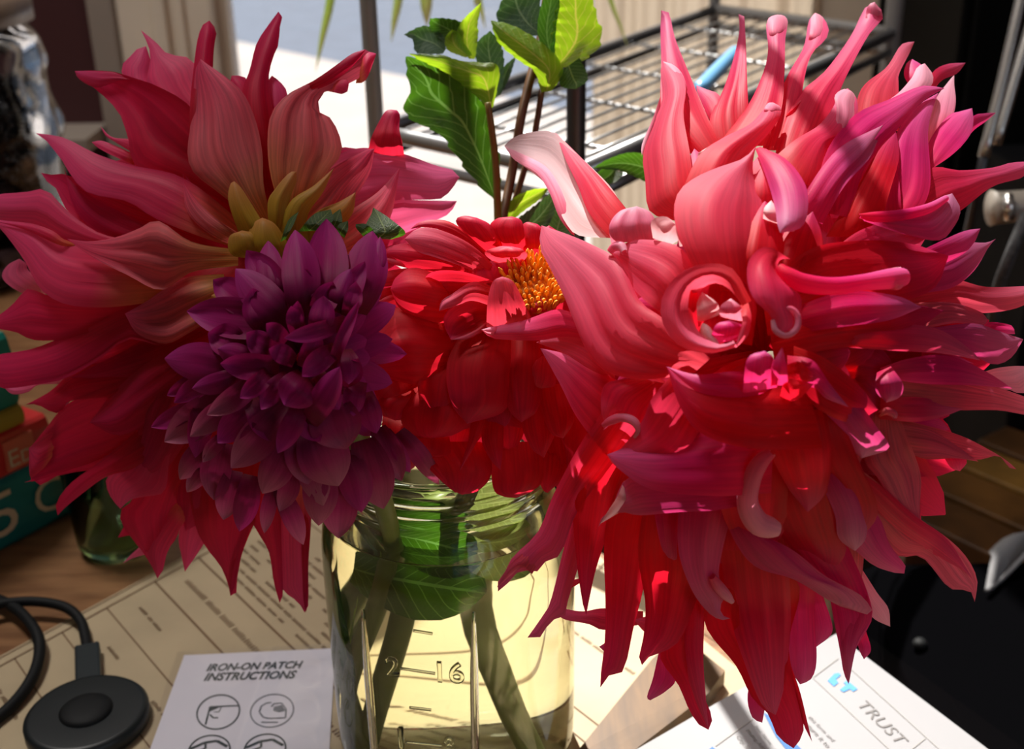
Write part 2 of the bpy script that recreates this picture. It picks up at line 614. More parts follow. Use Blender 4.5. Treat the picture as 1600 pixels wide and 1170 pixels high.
# printed paper mat
M_mat = pbr('tan_printed_paper', (0.50, 0.395, 0.245), 0.6, noise=0.12, scale=25)
M_print = pbr('brown_print', (0.16, 0.085, 0.035), 0.7)
u0, u1 = T(0, 1025), T(290, 868)
U = (u1 - u0).normalized()
V_ = (T(247, 972) - T(202, 922)).normalized()
pm0 = T(-40, 1047)
c3 = T(1150, 1042)
pm = prism('paper_mat', [pm0, T(760, 614), T(850, 800), T(1080, 985), c3, Vector((along(0.12) - 0.01, 0.12, 0)), Vector((-0.3, 0.12, 0))], -0.0006, 0.0002, M_mat)
tag(pm, 'large tan printed paper with brown ruled lines under the jar and the charger', 'paper')
O = T(225, 907)
def at(a, b, z=0.0004):
    p = O + U * a + V_ * b
    return Vector((p.x, p.y, z))
def strip(bm, a, b, w, z=0.0005):
    d = (b - a)
    s = Vector((-d.y, d.x, 0)).normalized() * w / 2
    bm.faces.new([bm.verts.new((p.x, p.y, z)) for p in (a - s, b - s, b + s, a + s)])
bm = bmesh.new()
strip(bm, at(-0.5, 0.006), at(0.45, 0.006), 0.0009)
strip(bm, at(-0.5, 0.0), at(0.45, 0.0), 0.0006)
for a in (-0.135, -0.105, -0.078, -0.052, -0.026, 0.004, 0.033, 0.10, 0.112, 0.20):
    strip(bm, at(a, 0.006), at(a, 0.40), 0.0011 if a in (0.004, 0.033) else 0.0007)
link('ruled_lines', bm_mesh(bm, 'ruled_lines'), M_print, pm, smooth=False)['kind'] = 'stuff'
bm = bmesh.new()
rr = random.Random(3)
for a0, wd, dens in ((-0.165, 1, .5), (-0.12, 1, .45), (-0.092, 1, .35), (-0.065, 1, .3), (-0.038, 1, .3), (-0.012, 1, .45), (0.018, 1.6, .9), (0.040, 1, .9), (0.0455, 1, .9),
                     (0.051, 1, .85), (0.0565, 1, .9), (0.062, 1, .85), (0.0675, 1, .9), (0.073, 1, .85), (0.0785, 1, .8), (0.084, 1, .8), (0.15, 1, .5), (0.23, 1, .5)):
    b = 0.02
    while b < 0.36:
        L = rr.uniform(0.004, 0.013) * (1.2 if wd > 1 else 1)
        if rr.random() < dens:
            q = b
            while q < b + L:
                strip(bm, at(a0 - 0.0011 * wd, q), at(a0 + 0.0011 * wd * rr.uniform(.5, 1), q + 0.0004), 0.0005 * wd)
                q += 0.0013 * wd
        b += L + 0.0022
link('small_print', bm_mesh(bm, 'small_print'), M_print, pm, smooth=False)['kind'] = 'stuff'
bm = bmesh.new()
fr = []
for i in range(25):
    a = i / 24 * PI / 2
    fr.append((0.173 - 0.012 + 0.012 * math.sin(a), 0.075 - 0.012 + 0.012 * math.cos(a)))
ring = [(0.118, 0.01), (0.118, 0.075)] + fr + [(0.173, 0.01)]
for p, q in zip(ring, ring[1:]):
    strip(bm, at(*p), at(*q), 0.0009)
link('printed_frame', bm_mesh(bm, 'printed_frame'), pbr('grey_print', (0.22, 0.2, 0.2), .7), pm, smooth=False)

# ================================================================ books at the left
spine_dir = (T(130, 790) - T(0, 860)).normalized()
back_dir = Vector((-spine_dir.y, spine_dir.x, 0)).normalized()
BK = T(133, 788)
def basis(o, z):
    return Matrix(((spine_dir.x, back_dir.x, 0, o.x), (spine_dir.y, back_dir.y, 0, o.y), (0, 0, 1, z), (0, 0, 0, 1)))
M_page = pbr('book_pages', (0.55, 0.45, 0.3), 0.8, noise=0.2, scale=120, stretch=(0.2, 0.2, 30))
M_btext = pbr('beige_print', (0.6, 0.47, 0.3), 0.6)
def book(z, h, inset, m, label, deep=0.19, length=0.26, off=0.0):
    B = basis(BK - spine_dir * inset, z)
    r = empty('book', B @ Vector((-length / 2, deep / 2, 0)), label, 'book', None)
    bm = bmesh.new()
    t = 0.0028
    box_bm(bm, (-length, 0, 0), (0, deep, t), B)
    box_bm(bm, (-length, 0, h - t), (0, deep, h), B)
    k = 7
    V = []
    for i in range(k):                                   # rounded spine
        a = PI * i / (k - 1)
        V.append((-0.004 * math.sin(a) , h / 2 - (h / 2) * math.cos(a)))
    lo = [bm.verts.new(B @ Vector((-length, y, zz))) for y, zz in V]
    hi = [bm.verts.new(B @ Vector((0, y, zz))) for y, zz in V]
    for i in range(k - 1):
        bm.faces.new((lo[i], hi[i], hi[i + 1], lo[i + 1]))
    link('cover', bm_mesh(bm, 'cover'), m, r, smooth=False)
    box('page_block', (-length + 0.004, 0.001, t), (-0.004, deep - 0.006, h - t), M_page, r, B)
    return r, B
M_teal = pbr('teal_cloth', (0.0, 0.16, 0.145), 0.5, noise=0.15, scale=60)
M_teal2 = pbr('sea_green_cloth', (0.0, 0.22, 0.17), 0.5, noise=0.15, scale=60)
M_redb = pbr('red_cover', (0.52, 0.02, 0.02), 0.4)
M_olive = pbr('olive_cover', (0.36, 0.27, 0.02), 0.5)
b1, B1 = book(0.0, 0.041, 0.0, M_teal, 'thick teal book at the bottom of the stack lettered in beige')
SPN = B1.to_3x3() @ Vector((0, -1, 0))
def spine_text(name, body, B, x0, x1, z, m, parent, squash=1.0, bold=0.0):
    return text(name, body, B @ Vector((x0, -0.0052, z)), B @ Vector((x1, -0.0052, z)), m, parent, up=SPN, squash=squash, bold=bold)
spine_text('spine_letter', '5', B1, -0.064, -0.047, 0.0105, M_btext, b1, 0.85)
spine_text('spine_letter', 'C', B1, -0.035, -0.016, 0.0105, M_btext, b1, 0.95)
b2, B2 = book(0.041, 0.026, 0.016, M_redb, 'red paperback with a pale label lying between teal and olive books')
box('spine_label', (-0.031, -0.0046, 0.004), (-0.012, -0.0035, 0.0215), pbr('coral_label', (0.62, 0.13, 0.07), .6), b2, B2)
spine_text('spine_letter', 'E', B2, -0.0292, -0.0228, 0.006, M_btext, b2, 0.9)
spine_text('spine_letter', 'D', B2, -0.0215, -0.0142, 0.006, M_btext, b2, 0.9)
b3, B3 = book(0.067, 0.012, 0.030, M_olive, 'thin olive yellow book lying on top of the red one')
b4, B4 = book(0.079, 0.042, 0.030, M_teal2, 'thick sea green book lying on top of the stack')


# ================================================================ glass tumbler in the shade
tb = T(186, 852)
M_tglass = glass_mat('green_tinted_glass', (0.75, 0.85, 0.72), 1.45)
tum = lathe('glass_tumbler', [(0, 0.004), (0.017, 0.004), (0.0195, 0.010), (0.0232, 0.072), (0.0252, 0.073), (0.0252, 0.071), (0.0215, 0.006), (0.0195, 0.0), (0, 0.0)], M_tglass, loc=(tb.x, tb.y, 0.0))
tag(tum, 'empty greenish glass tumbler standing beside the books', 'glass')

# ================================================================ charger with its cable
M_rub = pbr('black_rubber', (0.008, 0.012, 0.014), 0.42, spec=0.4)
M_matte = pbr('matte_black', (0.004, 0.005, 0.006), 0.65, spec=0.25)
M_slate = pbr('dark_slate_plastic', (0.010, 0.018, 0.022), 0.4)
cc = T(139, 1133)
CR = 0.0268
ch = empty('charging_puck', (cc.x, cc.y, 0.0), 'round black charging puck lying on the printed paper', 'charger')
lathe('body', [(0, 0.0003), (CR - 0.001, 0.0003), (CR, 0.0015), (CR, 0.0065), (CR - 0.0015, 0.008), (CR - 0.003, 0.0082), (0.0125, 0.0082), (0, 0.0082)], M_rub, ch, (cc.x, cc.y, 0))
lathe('magnetic_dome', [(0.0115, 0.0080), (0.0115, 0.0088), (0.0100, 0.0100), (0.006, 0.0108), (0, 0.0110)], M_matte, ch, (cc.x, cc.y, 0))
plug0, plug1 = T(139, 1072, 0.004), T(137, 1012, 0.004)
d = (plug1 - plug0).normalized()
Mp = Matrix.Translation((plug0 + plug1) / 2) @ Vector((0, 1, 0)).rotation_difference(d).to_matrix().to_4x4()
L2 = (plug1 - plug0).length / 2
box('plug', (-0.0058, -L2, -0.0032), (0.0058, L2, 0.0032), M_slate, ch, Mp, bevel=0.0012)
cab = tube('cable', [T(136, 1015, .0035), T(134, 998, .004), T(126, 970, .006), T(105, 950, .008), T(70, 941, .009), T(30, 940, .009), T(-10, 947, .008), T(-60, 975, .006), T(-90, 1010, .004)],
           0.0026, M_matte, ch, 10, 60)
ca2 = tube('charging_cable', [T(-60, 925, .004), T(-5, 936, .006), T(30, 955, .008), T(55, 985, .008), T(62, 1015, .006), T(52, 1055, .0045), T(25, 1095, .0035), T(-15, 1130, .003), T(-60, 1160, .003)],
           0.0028, M_matte, None, 10, 60)
tag(ca2, 'thick black cable looping at the left edge beside the puck', 'cable')

# ================================================================ iron-on patch card in its sleeve
M_card = pbr('lavender_white_card', (0.78, 0.76, 0.84), 0.5)
M_ink = pbr('charcoal_ink', (0.03, 0.045, 0.05), 0.6)
tl, tr_, bl, br_ = T(288, 1024, .0008), T(524, 1013, .0008), T(222, 1205, .0008), T(512, 1215, .0008)
card = prism('instruction_card', [tl, tr_, br_, bl], 0.0004, 0.0010, M_card)
tag(card, 'white iron-on patch instruction card in a clear sleeve left of the jar', 'card')
hX = (T(470, 1046) - T(322, 1050)).normalized()
z1 = 0.0012
text('heading', 'IRON-ON PATCH', T(322, 1048, z1), T(472, 1043, z1), M_ink, card, shear=0.25, bold=0.03, squash=1.3)
text('heading', 'INSTRUCTIONS', T(318, 1063, z1), T(462, 1059, z1), M_ink, card, shear=0.25, bold=0.03, squash=1.3)
def ring_mark(cx, cy, rx, ry, rot, w=0.0007):
    bm = bmesh.new()
    vs = []
    for i in range(48):
        a = 2 * PI * i / 48
        for k in (1.0, 1 - w):
            x, y = rx * k * math.cos(a), ry * k * math.sin(a)
            p = T(cx + x * math.cos(rot) - y * math.sin(rot), cy + x * math.sin(rot) + y * math.cos(rot), z1)
            vs.append(bm.verts.new(p))
    for i in range(48):
        j = (i + 1) % 48
        bm.faces.new((vs[2 * i], vs[2 * j], vs[2 * j + 1], vs[2 * i + 1]))
    return bm
def pline(bm, pts, w=0.0008):
    q = [T(x, y, z1) for x, y in pts]
    for a, b in zip(q, q[1:]):
        strip(bm, a, b, w, z1)
def pfill(bm, pts, z=None):
    bm.faces.new([bm.verts.new(T(x, y, z or z1)) for x, y in pts])
bm = ring_mark(341, 1112, 35, 27, -0.28, 0.07)
pline(bm, [(321, 1132), (328, 1104), (372, 1102)])
pfill(bm, [(326, 1112), (330, 1103), (346, 1103)])
pline(bm, [(346, 1104), (342, 1112), (334, 1112)], .0004)
pline(bm, [(328, 1116), (333, 1121), (341, 1121)], .0007)
link('pictogram', bm_mesh(bm, 'pictogram'), M_ink, card, smooth=False)
M_ink2 = pbr('grey_ink', (0.17, 0.18, 0.21), 0.6)
bm = ring_mark(425, 1110, 35, 26, -0.22, 0.06)
pline(bm, [(405, 1112), (408, 1103), (416, 1098), (424, 1097)], .0007)
pline(bm, [(406, 1113), (411, 1120), (420, 1122), (446, 1121), (447, 1108), (440, 1098), (428, 1099), (424, 1104)], .0007)
pfill(bm, [(428, 1104), (440, 1101), (446, 1110), (436, 1112), (427, 1110)])
pline(bm, [(408, 1128), (434, 1128)], .0007)
link('pictogram', bm_mesh(bm, 'pictogram'), M_ink2, card, smooth=False)
for cx, cy in ((327, 1172), (414, 1170)):
    bm = ring_mark(cx, cy, 34, 24, -0.2, 0.08)
    pline(bm, [(cx - 30, cy - 2), (cx - 8, cy - 12), (cx + 12, cy - 15), (cx + 28, cy - 6)], .0014)
    pline(bm, [(cx - 26, cy + 4), (cx - 6, cy - 3), (cx - 6, cy - 10)], .001)
    link('pictogram', bm_mesh(bm, 'pictogram'), M_ink, card, smooth=False)
# clear sleeve: a slightly wrinkled film over the card
sl = bmesh.new()
nx, ny = 26, 26
q0, q1, q2, q3 = T(278, 1022), T(548, 1008), T(210, 1215), T(545, 1225)
g = []
for j in range(ny):
    row = []
    for i in range(nx):
        a, b = i / (nx - 1), j / (ny - 1)
        p = (q0 * (1 - a) + q1 * a) * (1 - b) + (q2 * (1 - a) + q3 * a) * b
        w = 0.0022 + 0.0012 * math.exp(-((a - .55 + .12 * b) / .05) ** 2) + 0.0005 * math.sin(5 * a + 14 * b) * a + 0.0012 * math.exp(-((a - .85) / .1) ** 2) * (1 + math.sin(23 * b + 3 * a))
        w += 0.0006 * math.exp(-((b - .33) / .02) ** 2)
        edge = min(a, 1 - a, b, 1 - b)
        w = 0.0015 + (w - 0.0015) * min(1, edge * 9)
        row.append(sl.verts.new((p.x, p.y, w)))
    g.append(row)
for j in range(ny - 1):
    for i in range(nx - 1):
        sl.faces.new((g[j][i], g[j + 1][i], g[j + 1][i + 1], g[j][i + 1]))
link('clear_sleeve', bm_mesh(sl, 'sleeve'), pane_mat('clear_film', (0.97, 0.97, 0.98), 1.35, 0.06), card)

# ================================================================ letter at the right
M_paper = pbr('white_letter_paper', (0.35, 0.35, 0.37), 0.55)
M_gink = pbr('grey_lettering', (0.18, 0.17, 0.17), 0.6)
M_lblue = pbr('logo_blue', (0.08, 0.34, 0.85), 0.5)
M_dblue = pbr('form_blue', (0.02, 0.14, 0.42), 0.5)
M_line = pbr('fine_grey_line', (0.38, 0.37, 0.36), 0.7)
ZL = 0.0106
apex, lft, rgt = T(1306, 990, ZL), T(935, 1205, ZL), T(1590, 1205, ZL)
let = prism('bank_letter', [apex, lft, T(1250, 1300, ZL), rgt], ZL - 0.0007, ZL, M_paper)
tag(let, 'white bank letter in a clear envelope at the lower right edge of the table', 'letter')
ZI = ZL + 0.0003
def TL(x, y):
    return T(x, y, ZI)
text('letterhead', 'TRUST', TL(1337, 1099), TL(1403, 1163), M_gink, let, squash=0.88)
def patch(name, polys, m):
    bm = bmesh.new()
    for p in polys:
        bm.faces.new([bm.verts.new(TL(x, y)) for x, y in p])
    return link(name, bm_mesh(bm, name), m, let, smooth=False)
patch('logo', [[(1293, 1063), (1304, 1052), (1311, 1051), (1314, 1054), (1306, 1061), (1310, 1066), (1303, 1072)],
               [(1312, 1077), (1322, 1070), (1318, 1066), (1324, 1063), (1340, 1076), (1333, 1080), (1328, 1076), (1318, 1081)]], M_lblue)
def lines(name, segs, w, m, parent=let, f=TL):
    bm = bmesh.new()
    for a, b in segs:
        strip(bm, f(*a), f(*b), w, f(*a).z)
    o = link(name, bm_mesh(bm, name), m, parent, smooth=False)
    return o
lines('ruled_lines', [((1270, 1058), (1310, 1028)), ((1270, 1058), (1400, 1180)), ((1330, 1045), (1470, 1172)), ((1422, 1172), (1446, 1153)), ((1118, 1165), (1176, 1123))], 0.0005, M_line)
patch('blue_panel', [[(1193, 1113), (1203, 1118), (1222, 1140), (1262, 1180), (1236, 1180), (1212, 1150)], [(1106, 1172), (1113, 1166), (1120, 1172)]], M_dblue)
for body, a, b in (('Your Name:', (1178, 1134), (1203, 1163)), ('Mailing Address:', (1165, 1141), (1203, 1184)), ('City, State, Zip:', (1150, 1151), (1188, 1194)),
                   ('this form and', (1262, 1120), (1300, 1158)), ('return it to', (1254, 1128), (1292, 1168))):
    text('small_print', body, TL(*a), TL(*b), M_gink, let, squash=0.9)
# clear envelope around the letter (slightly larger, wavy film edge showing at the left)
e0 = [T(1302, 984, .003), T(905, 1205, .003), T(1250, 1320, .003), T(1608, 1210, .003)]
ev = bmesh.new()
g = []
for j in range(22):
    row = []
    for i in range(22):
        a, b = i / 21, j / 21
        p = (e0[0] * (1 - a) + e0[1] * a) * (1 - b) + (e0[3] * (1 - a) + e0[2] * a) * b
        w = ZL + 0.0022 + 0.0007 * math.sin(9 * a + 2 * b) + 0.0008 * math.sin(31 * b + 5 * a) * math.exp(-(b / .16) ** 2)
        row.append(ev.verts.new((p.x, p.y, w)))
    g.append(row)
for j in range(21):
    for i in range(21):
        ev.faces.new((g[j][i], g[j][i + 1], g[j + 1][i + 1], g[j + 1][i]))
link('clear_envelope', bm_mesh(ev, 'env'), pane_mat('envelope_film', (0.97, 0.97, 0.97), 1.3, 0.12), let)
# a stack of paper carrying it, so that it lies on something
st = prism('paper_stack', [T(1300, 996, ZL), T(960, 1200, ZL), T(1240, 1300, ZL), T(1570, 1205, ZL)], 0.0009, ZL - 0.0009, M_page)
tag(st, 'low stack of papers lying under the bank letter', 'paper stack')

# ================================================================ wooden board between jar and letter
M_bam = pbr('bamboo_wood', (0.17, 0.085, 0.025), 0.5, col2=(0.075, 0.034, 0.009), scale=9, stretch=(14, 2, 4))
ZB = 0.0085
wa, wb_, wc, wd_ = T(900, 1176, ZB), T(1018, 1030, ZB), T(1108, 1082, ZB), T(978, 1182, ZB)
wd = prism('wooden_spatula', [wa, wb_, wb_ + (wc - wb_) * 0.1 + (wb_ - wa) * 0.35, wc + (wb_ - wa) * 0.25, wc, wd_, wd_ + (wd_ - wc) * 0.5, wa + (wa - wb_) * 0.5], 0.0004, ZB, M_bam)
tag(wd, 'tan wooden spatula lying between the jar and the letter', 'spatula')

# ================================================================ big glass jar at the left
JX = T(-75, 415)
M_clear = glass_mat('clear_pressed_glass', (0.95, 0.96, 0.97), 1.48, 0.03)
jar = empty('storage_jar', (JX.x, JX.y, 0), 'large pressed-glass storage jar of dark coffee beans at the left edge', 'jar')
JR = 0.112
prof_out = []
for i in range(49):
    z = 0.002 + 0.215 * i / 48
    prof_out.append((JR * (1 - 0.12 * max(0, (z - 0.195) / 0.022) ** 2 - 0.06 * max(0, (0.02 - z) / 0.02)), z))
V, Fc = [], []
SEG = 120
rr = random.Random(11)
bumps = [(rr.uniform(0, 2 * PI), rr.uniform(0.02, 0.19), rr.uniform(0.008, 0.02), rr.uniform(0.002, 0.0045)) for _ in range(110)]
for i in range(SEG):
    a = 2 * PI * i / SEG
    for r, z in prof_out:
        rr_ = r
        for ba_, bz, bs, bh in bumps:
            da = (a - ba_ + PI) % (2 * PI) - PI
            q = ((da * JR) ** 2 + (z - bz) ** 2) / bs ** 2
            if q < 6:
                rr_ += bh * math.exp(-q * 1.4)
        V.append((JX.x + rr_ * math.cos(a), JX.y + rr_ * math.sin(a), z))
k = len(prof_out)
for i in range(SEG):
    j = (i + 1) % SEG
    for q in range(k - 1):
        Fc.append((i * k + q, j * k + q, j * k + q + 1, i * k + q + 1))
base = len(V)
inner = [(JR - 0.006, 0.006), (JR - 0.006, 0.195), (JR * 0.88 - 0.006, 0.217)]
for i in range(SEG):
    a = 2 * PI * i / SEG
    for r, z in inner:
        V.append((JX.x + r * math.cos(a), JX.y + r * math.sin(a), z))
for i in range(SEG):
    j = (i + 1) % SEG
    for q in range(2):
        Fc.append((base + i * 3 + q, base + i * 3 + q + 1, base + j * 3 + q + 1, base + j * 3 + q))
    Fc.append((i * k + k - 1, j * k + k - 1, base + j * 3 + 2, base + i * 3 + 2))
Fc.append(tuple(i * k for i in range(SEG))[::-1])
Fc.append(tuple(base + i * 3 for i in range(SEG)))
link('glass_body', mesh(V, Fc, 'jar'), M_clear, jar)
lathe('lid', [(0, 0.240), (0.100, 0.240), (0.110, 0.236), (0.110, 0.2185), (0.098, 0.2185), (0, 0.2185)], pbr('brown_lid', (0.16, 0.10, 0.065), 0.4), jar, (JX.x, JX.y, 0))
M_bean = pbr('dark_roast', (0.028, 0.012, 0.006), 0.35, col2=(0.006, 0.003, 0.002), scale=90)
bm = bmesh.new()
for i in range(900):
    a = rr.uniform(-2.3, 1.1)
    r = JR - 0.014 - 0.012 * rr.random()
    z = rr.uniform(0.012, 0.175)
    Mx = Matrix.Translation((JX.x + r * math.cos(a), JX.y + r * math.sin(a), z)) @ Euler((rr.uniform(0, 6), rr.uniform(0, 6), rr.uniform(0, 6))).to_matrix().to_4x4() @ Matrix.Diagonal((0.0065, 0.0045, 0.0038, 1))
    bmesh.ops.create_icosphere(bm, subdivisions=1, radius=1, matrix=Mx)
bmesh.ops.create_cone(bm, cap_ends=True, segments=40, radius1=JR - 0.025, radius2=JR - 0.025, depth=0.16, matrix=Matrix.Translation((JX.x, JX.y, 0.09)))
tag(link('coffee_beans', bm_mesh(bm, 'beans'), M_bean), 'dark roasted coffee beans filling the large glass jar', 'coffee beans')['kind'] = 'stuff'

# dark shelf board behind that jar
sb = box('ledge', (-0.83, WY - 0.10, 0.0), (OX0 - 0.155, WY - 0.001, 0.018), M_taupe)
sb.name = 'trim_6'
structure(sb)

# ================================================================ wire rack behind the flowers
M_chrome = pbr('grey_steel', (0.42, 0.43, 0.45), 0.3, 0.9)
M_dsteel = pbr('dark_steel', (0.10, 0.10, 0.11), 0.4, 0.8)
M_gsteel = pbr('grey_enamel', (0.30, 0.29, 0.28), 0.45, 0.2)
ZS = 0.19
C1, C2, C3, C4 = T(1116, 15, ZS), T(588, 205, ZS), T(900, 272, ZS), T(1394, 52, ZS)
rack = empty('wire_rack', (*((C1 + C3) / 2).xy, FZ), 'grey metal rack with wire shelf standing at the window behind the flowers', 'rack')
for c, r, m in ((C1, .0058, M_gsteel), (C2, .0052, M_gsteel), (C3, .0052, M_dsteel), (C4, .0078, M_gsteel)):
    tube('post', [Vector((c.x, c.y, FZ)), Vector((c.x, c.y, 0.72))], r, m, rack, 12)
for a, b, r, m in ((C1, C2, .0048, M_dsteel), (C2, C3, .0048, M_chrome), (C3, C4, .0055, M_chrome), (C4, C1, .0058, M_gsteel)):
    tube('shelf_rail', [a, b], r, m, rack, 10)
    dz = Vector((0, 0, -0.016))
    tube('shelf_rail', [a + dz, b + dz], r * 0.7, m, rack, 8)
N = 11
w0 = None
for i in range(1, N):
    s = i / N
    a, b = C2 + (C3 - C2) * s, C1 + (C4 - C1) * s
    w_ = tube('shelf_wire', [a, b], 0.0010, M_chrome, rack, 6)
for s in (0.12, 0.3, 0.48, 0.66, 0.84):
    dz = Vector((0, 0, -0.004))
    tube('cross_wire', [C2 + (C1 - C2) * s + dz, C3 + (C4 - C3) * s + dz], 0.0015, M_chrome, rack, 6)
# blue pen on the shelf
pen = tube('pen', [T(1093, 140, ZS + .009), T(1098, 134, ZS + .009), T(1146, 84, ZS + .009), T(1150, 79, ZS + .009)], [.0015, .0052, .0052, .003], pbr('sky_blue_plastic', (0.16, 0.42, 0.72), 0.3), None, 10, 20)
tag(pen, 'sky blue pen lying on the wire shelf behind the right flower', 'pen')

# ================================================================ dark things at the right
def furn(name, lo, hi, m, label, cat, rz=0.0):
    M_ = Matrix.Translation(((lo[0] + hi[0]) / 2, (lo[1] + hi[1]) / 2, 0)) @ Matrix.Rotation(rz, 4, 'Z') @ Matrix.Translation((-(lo[0] + hi[0]) / 2, -(lo[1] + hi[1]) / 2, 0))
    r = empty(name, ((lo[0] + hi[0]) / 2, (lo[1] + hi[1]) / 2, lo[2]), label, cat)
    box('body', lo, hi, m, r, M_, bevel=0.004)
    return r, M_
cab, MC = furn('cabinet', (0.475, 1.30, FZ), (1.75, 1.60, 0.62), M_blackw, 'tall black cabinet against the wall right of the window', 'cabinet')
box('door', (0.485, 1.288, FZ + 0.05), (1.08, 1.2995, 0.60), M_blackw, cab, MC, bevel=0.003)
box('door', (1.09, 1.288, FZ + 0.05), (1.74, 1.2995, 0.60), M_blackw, cab, MC, bevel=0.003)
# low bench with a striped front and a few things on it
be, MB = furn('low_bench', (0.50, 1.10, FZ), (1.30, 1.27, 0.05), pbr('dark_blue_black_paint', (0.003, 0.003, 0.004), .8, spec=0.1), 'low black bench with a slatted brown front right of the rack', 'bench')
M_slat = pbr('brown_slat', (0.10, 0.05, 0.015), .5)
for i in range(40):
    x = 0.52 + i * 0.019
    box('slat', (x, 1.092, FZ + 0.25), (x + 0.012, 1.0995, -0.03), M_slat, be, MB)
pb = box('cardboard_box', (0.66, 1.13, 0.0505), (0.86, 1.25, 0.085), pbr('brown_cardboard', (0.36, 0.2, 0.08), .8), None, None, bevel=0.002)
tag(pb, 'flat brown cardboard box on the black bench beside the chrome pole', 'box')

tp = empty('chrome_stand', (*T(1545, 330, -0.3).xy, FZ), 'chrome pole stand leaning at the right edge', 'stand')
M_shine = pbr('polished_chrome', (0.75, 0.73, 0.70), 0.25, 0.9)
tube('pole', [P(1604, -40, 0.92), P(1570, 110, 0.92), P(1537, 245, 0.92)], .0042, M_shine, tp, 10)
tube('pole', [P(1634, -40, 0.94), P(1590, 110, 0.94), P(1556, 225, 0.94)], .0042, M_shine, tp, 10)
tube('foot_tube', [P(1537, 245, 0.92), P(1500, 420, 1.0), P(1440, 700, 1.25)], .0036, M_dsteel, tp, 8)
cl = tube('clamp', [P(1548, 325, .80), P(1566, 324, .80), P(1640, 318, .80)], [.012, .0105, .0105], pbr('beige_plastic', (0.45, 0.40, 0.34), .45), tp, 14)
tube('clamp_ring', [P(1575, 308, .79), P(1576, 322, .785), P(1577, 340, .79)], .004, M_shine, tp, 8)
rope = tube('rope', [P(1604, 335, .78), P(1580, 395, .78), P(1560, 450, .80), P(1548, 520, .84)], .0042, pbr('dark_grey_cord', (0.09, 0.09, 0.095), .8, noise=.5, scale=300), None, 8)
tag(rope, 'dark grey woven cord hanging at the right edge', 'cord')

# low plank bench between the chair and the black bench
PZ = -0.14
pd = (T(1600, 830, PZ) - T(1440, 758, PZ)).normalized()
pb_ = empty('plank_bench', (*T(1520, 720, PZ).xy, FZ), 'low brown wooden bench of separate planks at the right behind the flower', 'bench')
pn = Vector((-pd.y, pd.x, 0))
o0 = T(1440, 758, PZ)
M_plank = [pbr('dark_plank_%d' % i, c, .4, col2=tuple(x * .5 for x in c), scale=8, stretch=(3, 3, 3)) for i, c in enumerate([(0.13, 0.055, 0.012), (0.20, 0.10, 0.02), (0.10, 0.04, 0.01)])]
for i in range(-1, 3):
    Mb = Matrix(((pd.x, pn.x, 0, (o0 + pn * i * .052).x), (pd.y, pn.y, 0, (o0 + pn * i * .052).y), (0, 0, 1, PZ), (0, 0, 0, 1)))
    box('plank', (-0.02, 0.003, -0.022), (0.30, 0.049, 0.0), M_plank[i % 3], pb_, Mb, bevel=.002)
for a, c in ((0.02, -.02), (.26, -.02), (0.02, .13), (.26, .13)):
    p = o0 + pd * a + pn * c
    box('leg', (p.x - .02, p.y - .02, FZ), (p.x + .02, p.y + .02, PZ - .022), M_plank[0], pb_)

# black chair under the table corner with a pale cloth over its far side
chair = empty('chair', (0.62, 0.62, FZ), 'black padded chair standing at the right side of the table', 'chair')
box('seat', (0.235, 0.30, -0.20), (0.75, 0.75, -0.12), M_black, chair, None, bevel=0.025)
box('backrest', (0.72, 0.36, -0.12), (0.79, 0.70, -0.02), M_black, chair, None, bevel=0.02)
for x, y in ((0.30, 0.36), (0.70, 0.36), (0.30, 0.66), (0.70, 0.66)):
    box('leg', (x - 0.015, y - 0.015, FZ), (x + 0.015, y + 0.015, -0.2), M_black, chair)
bu = lathe('button', [(0, .004), (.003, .0036), (.0045, .0015), (.0045, 0)], M_matte, chair, tuple(T(1437, 1007, -0.119)))
cloth = bmesh.new()
g = []
for j in range(14):
    row = []
    for i in range(14):
        a, b = i / 13, j / 13
        p = T(1548 + 120 * a - 10 * b, 876 - 70 * a + 50 * b, -0.117)
        row.append(cloth.verts.new((p.x, p.y, -0.112 + 0.006 * math.sin(6 * a + 4 * b))))
    g.append(row)
for j in range(13):
    for i in range(13):
        cloth.faces.new((g[j][i], g[j][i + 1], g[j + 1][i + 1], g[j + 1][i]))
co = link('cloth', bm_mesh(cloth, 'cloth'), pbr('pale_grey_cotton', (0.24, 0.24, 0.25), .8))
so = co.modifiers.new('thickness', 'SOLIDIFY')
so.thickness = 0.003
tag(co, 'folded pale grey cloth lying on the black chair at the right edge', 'cloth')
# ================================================================ petals and leaves
def width_prof(t):
    k = [(0, .42), (.2, .72), (.45, .97), (.62, 1.0), (.78, .84), (.9, .55), (.97, .25), (1, .02)]
    for (a, x), (b, y) in zip(k, k[1:]):
        if t <= b:
            return x + (y - x) * (t - a) / (b - a)
    return 0.02

class Flower:
    cap = 2.2
    cap_up = 0.0
    def __init__(self, obj, c, D0, k, R, step, lm, px0):
        self.obj, self.c, self.D0, self.k, self.R, self.step, self.lm = obj, c, D0, k, R, step, lm
        self.rnd = random.Random(px0)
    def depth(self, x, y, lay):
        r2 = ((x - self.c[0]) ** 2 + (y - self.c[1]) ** 2) / self.R ** 2
        cap = self.cap + self.cap_up * min(1.0, max(0.0, (self.c[1] - 60 - y) / 300))
        return self.D0 + self.k * min(r2, cap) + (self.lm - lay) * self.step

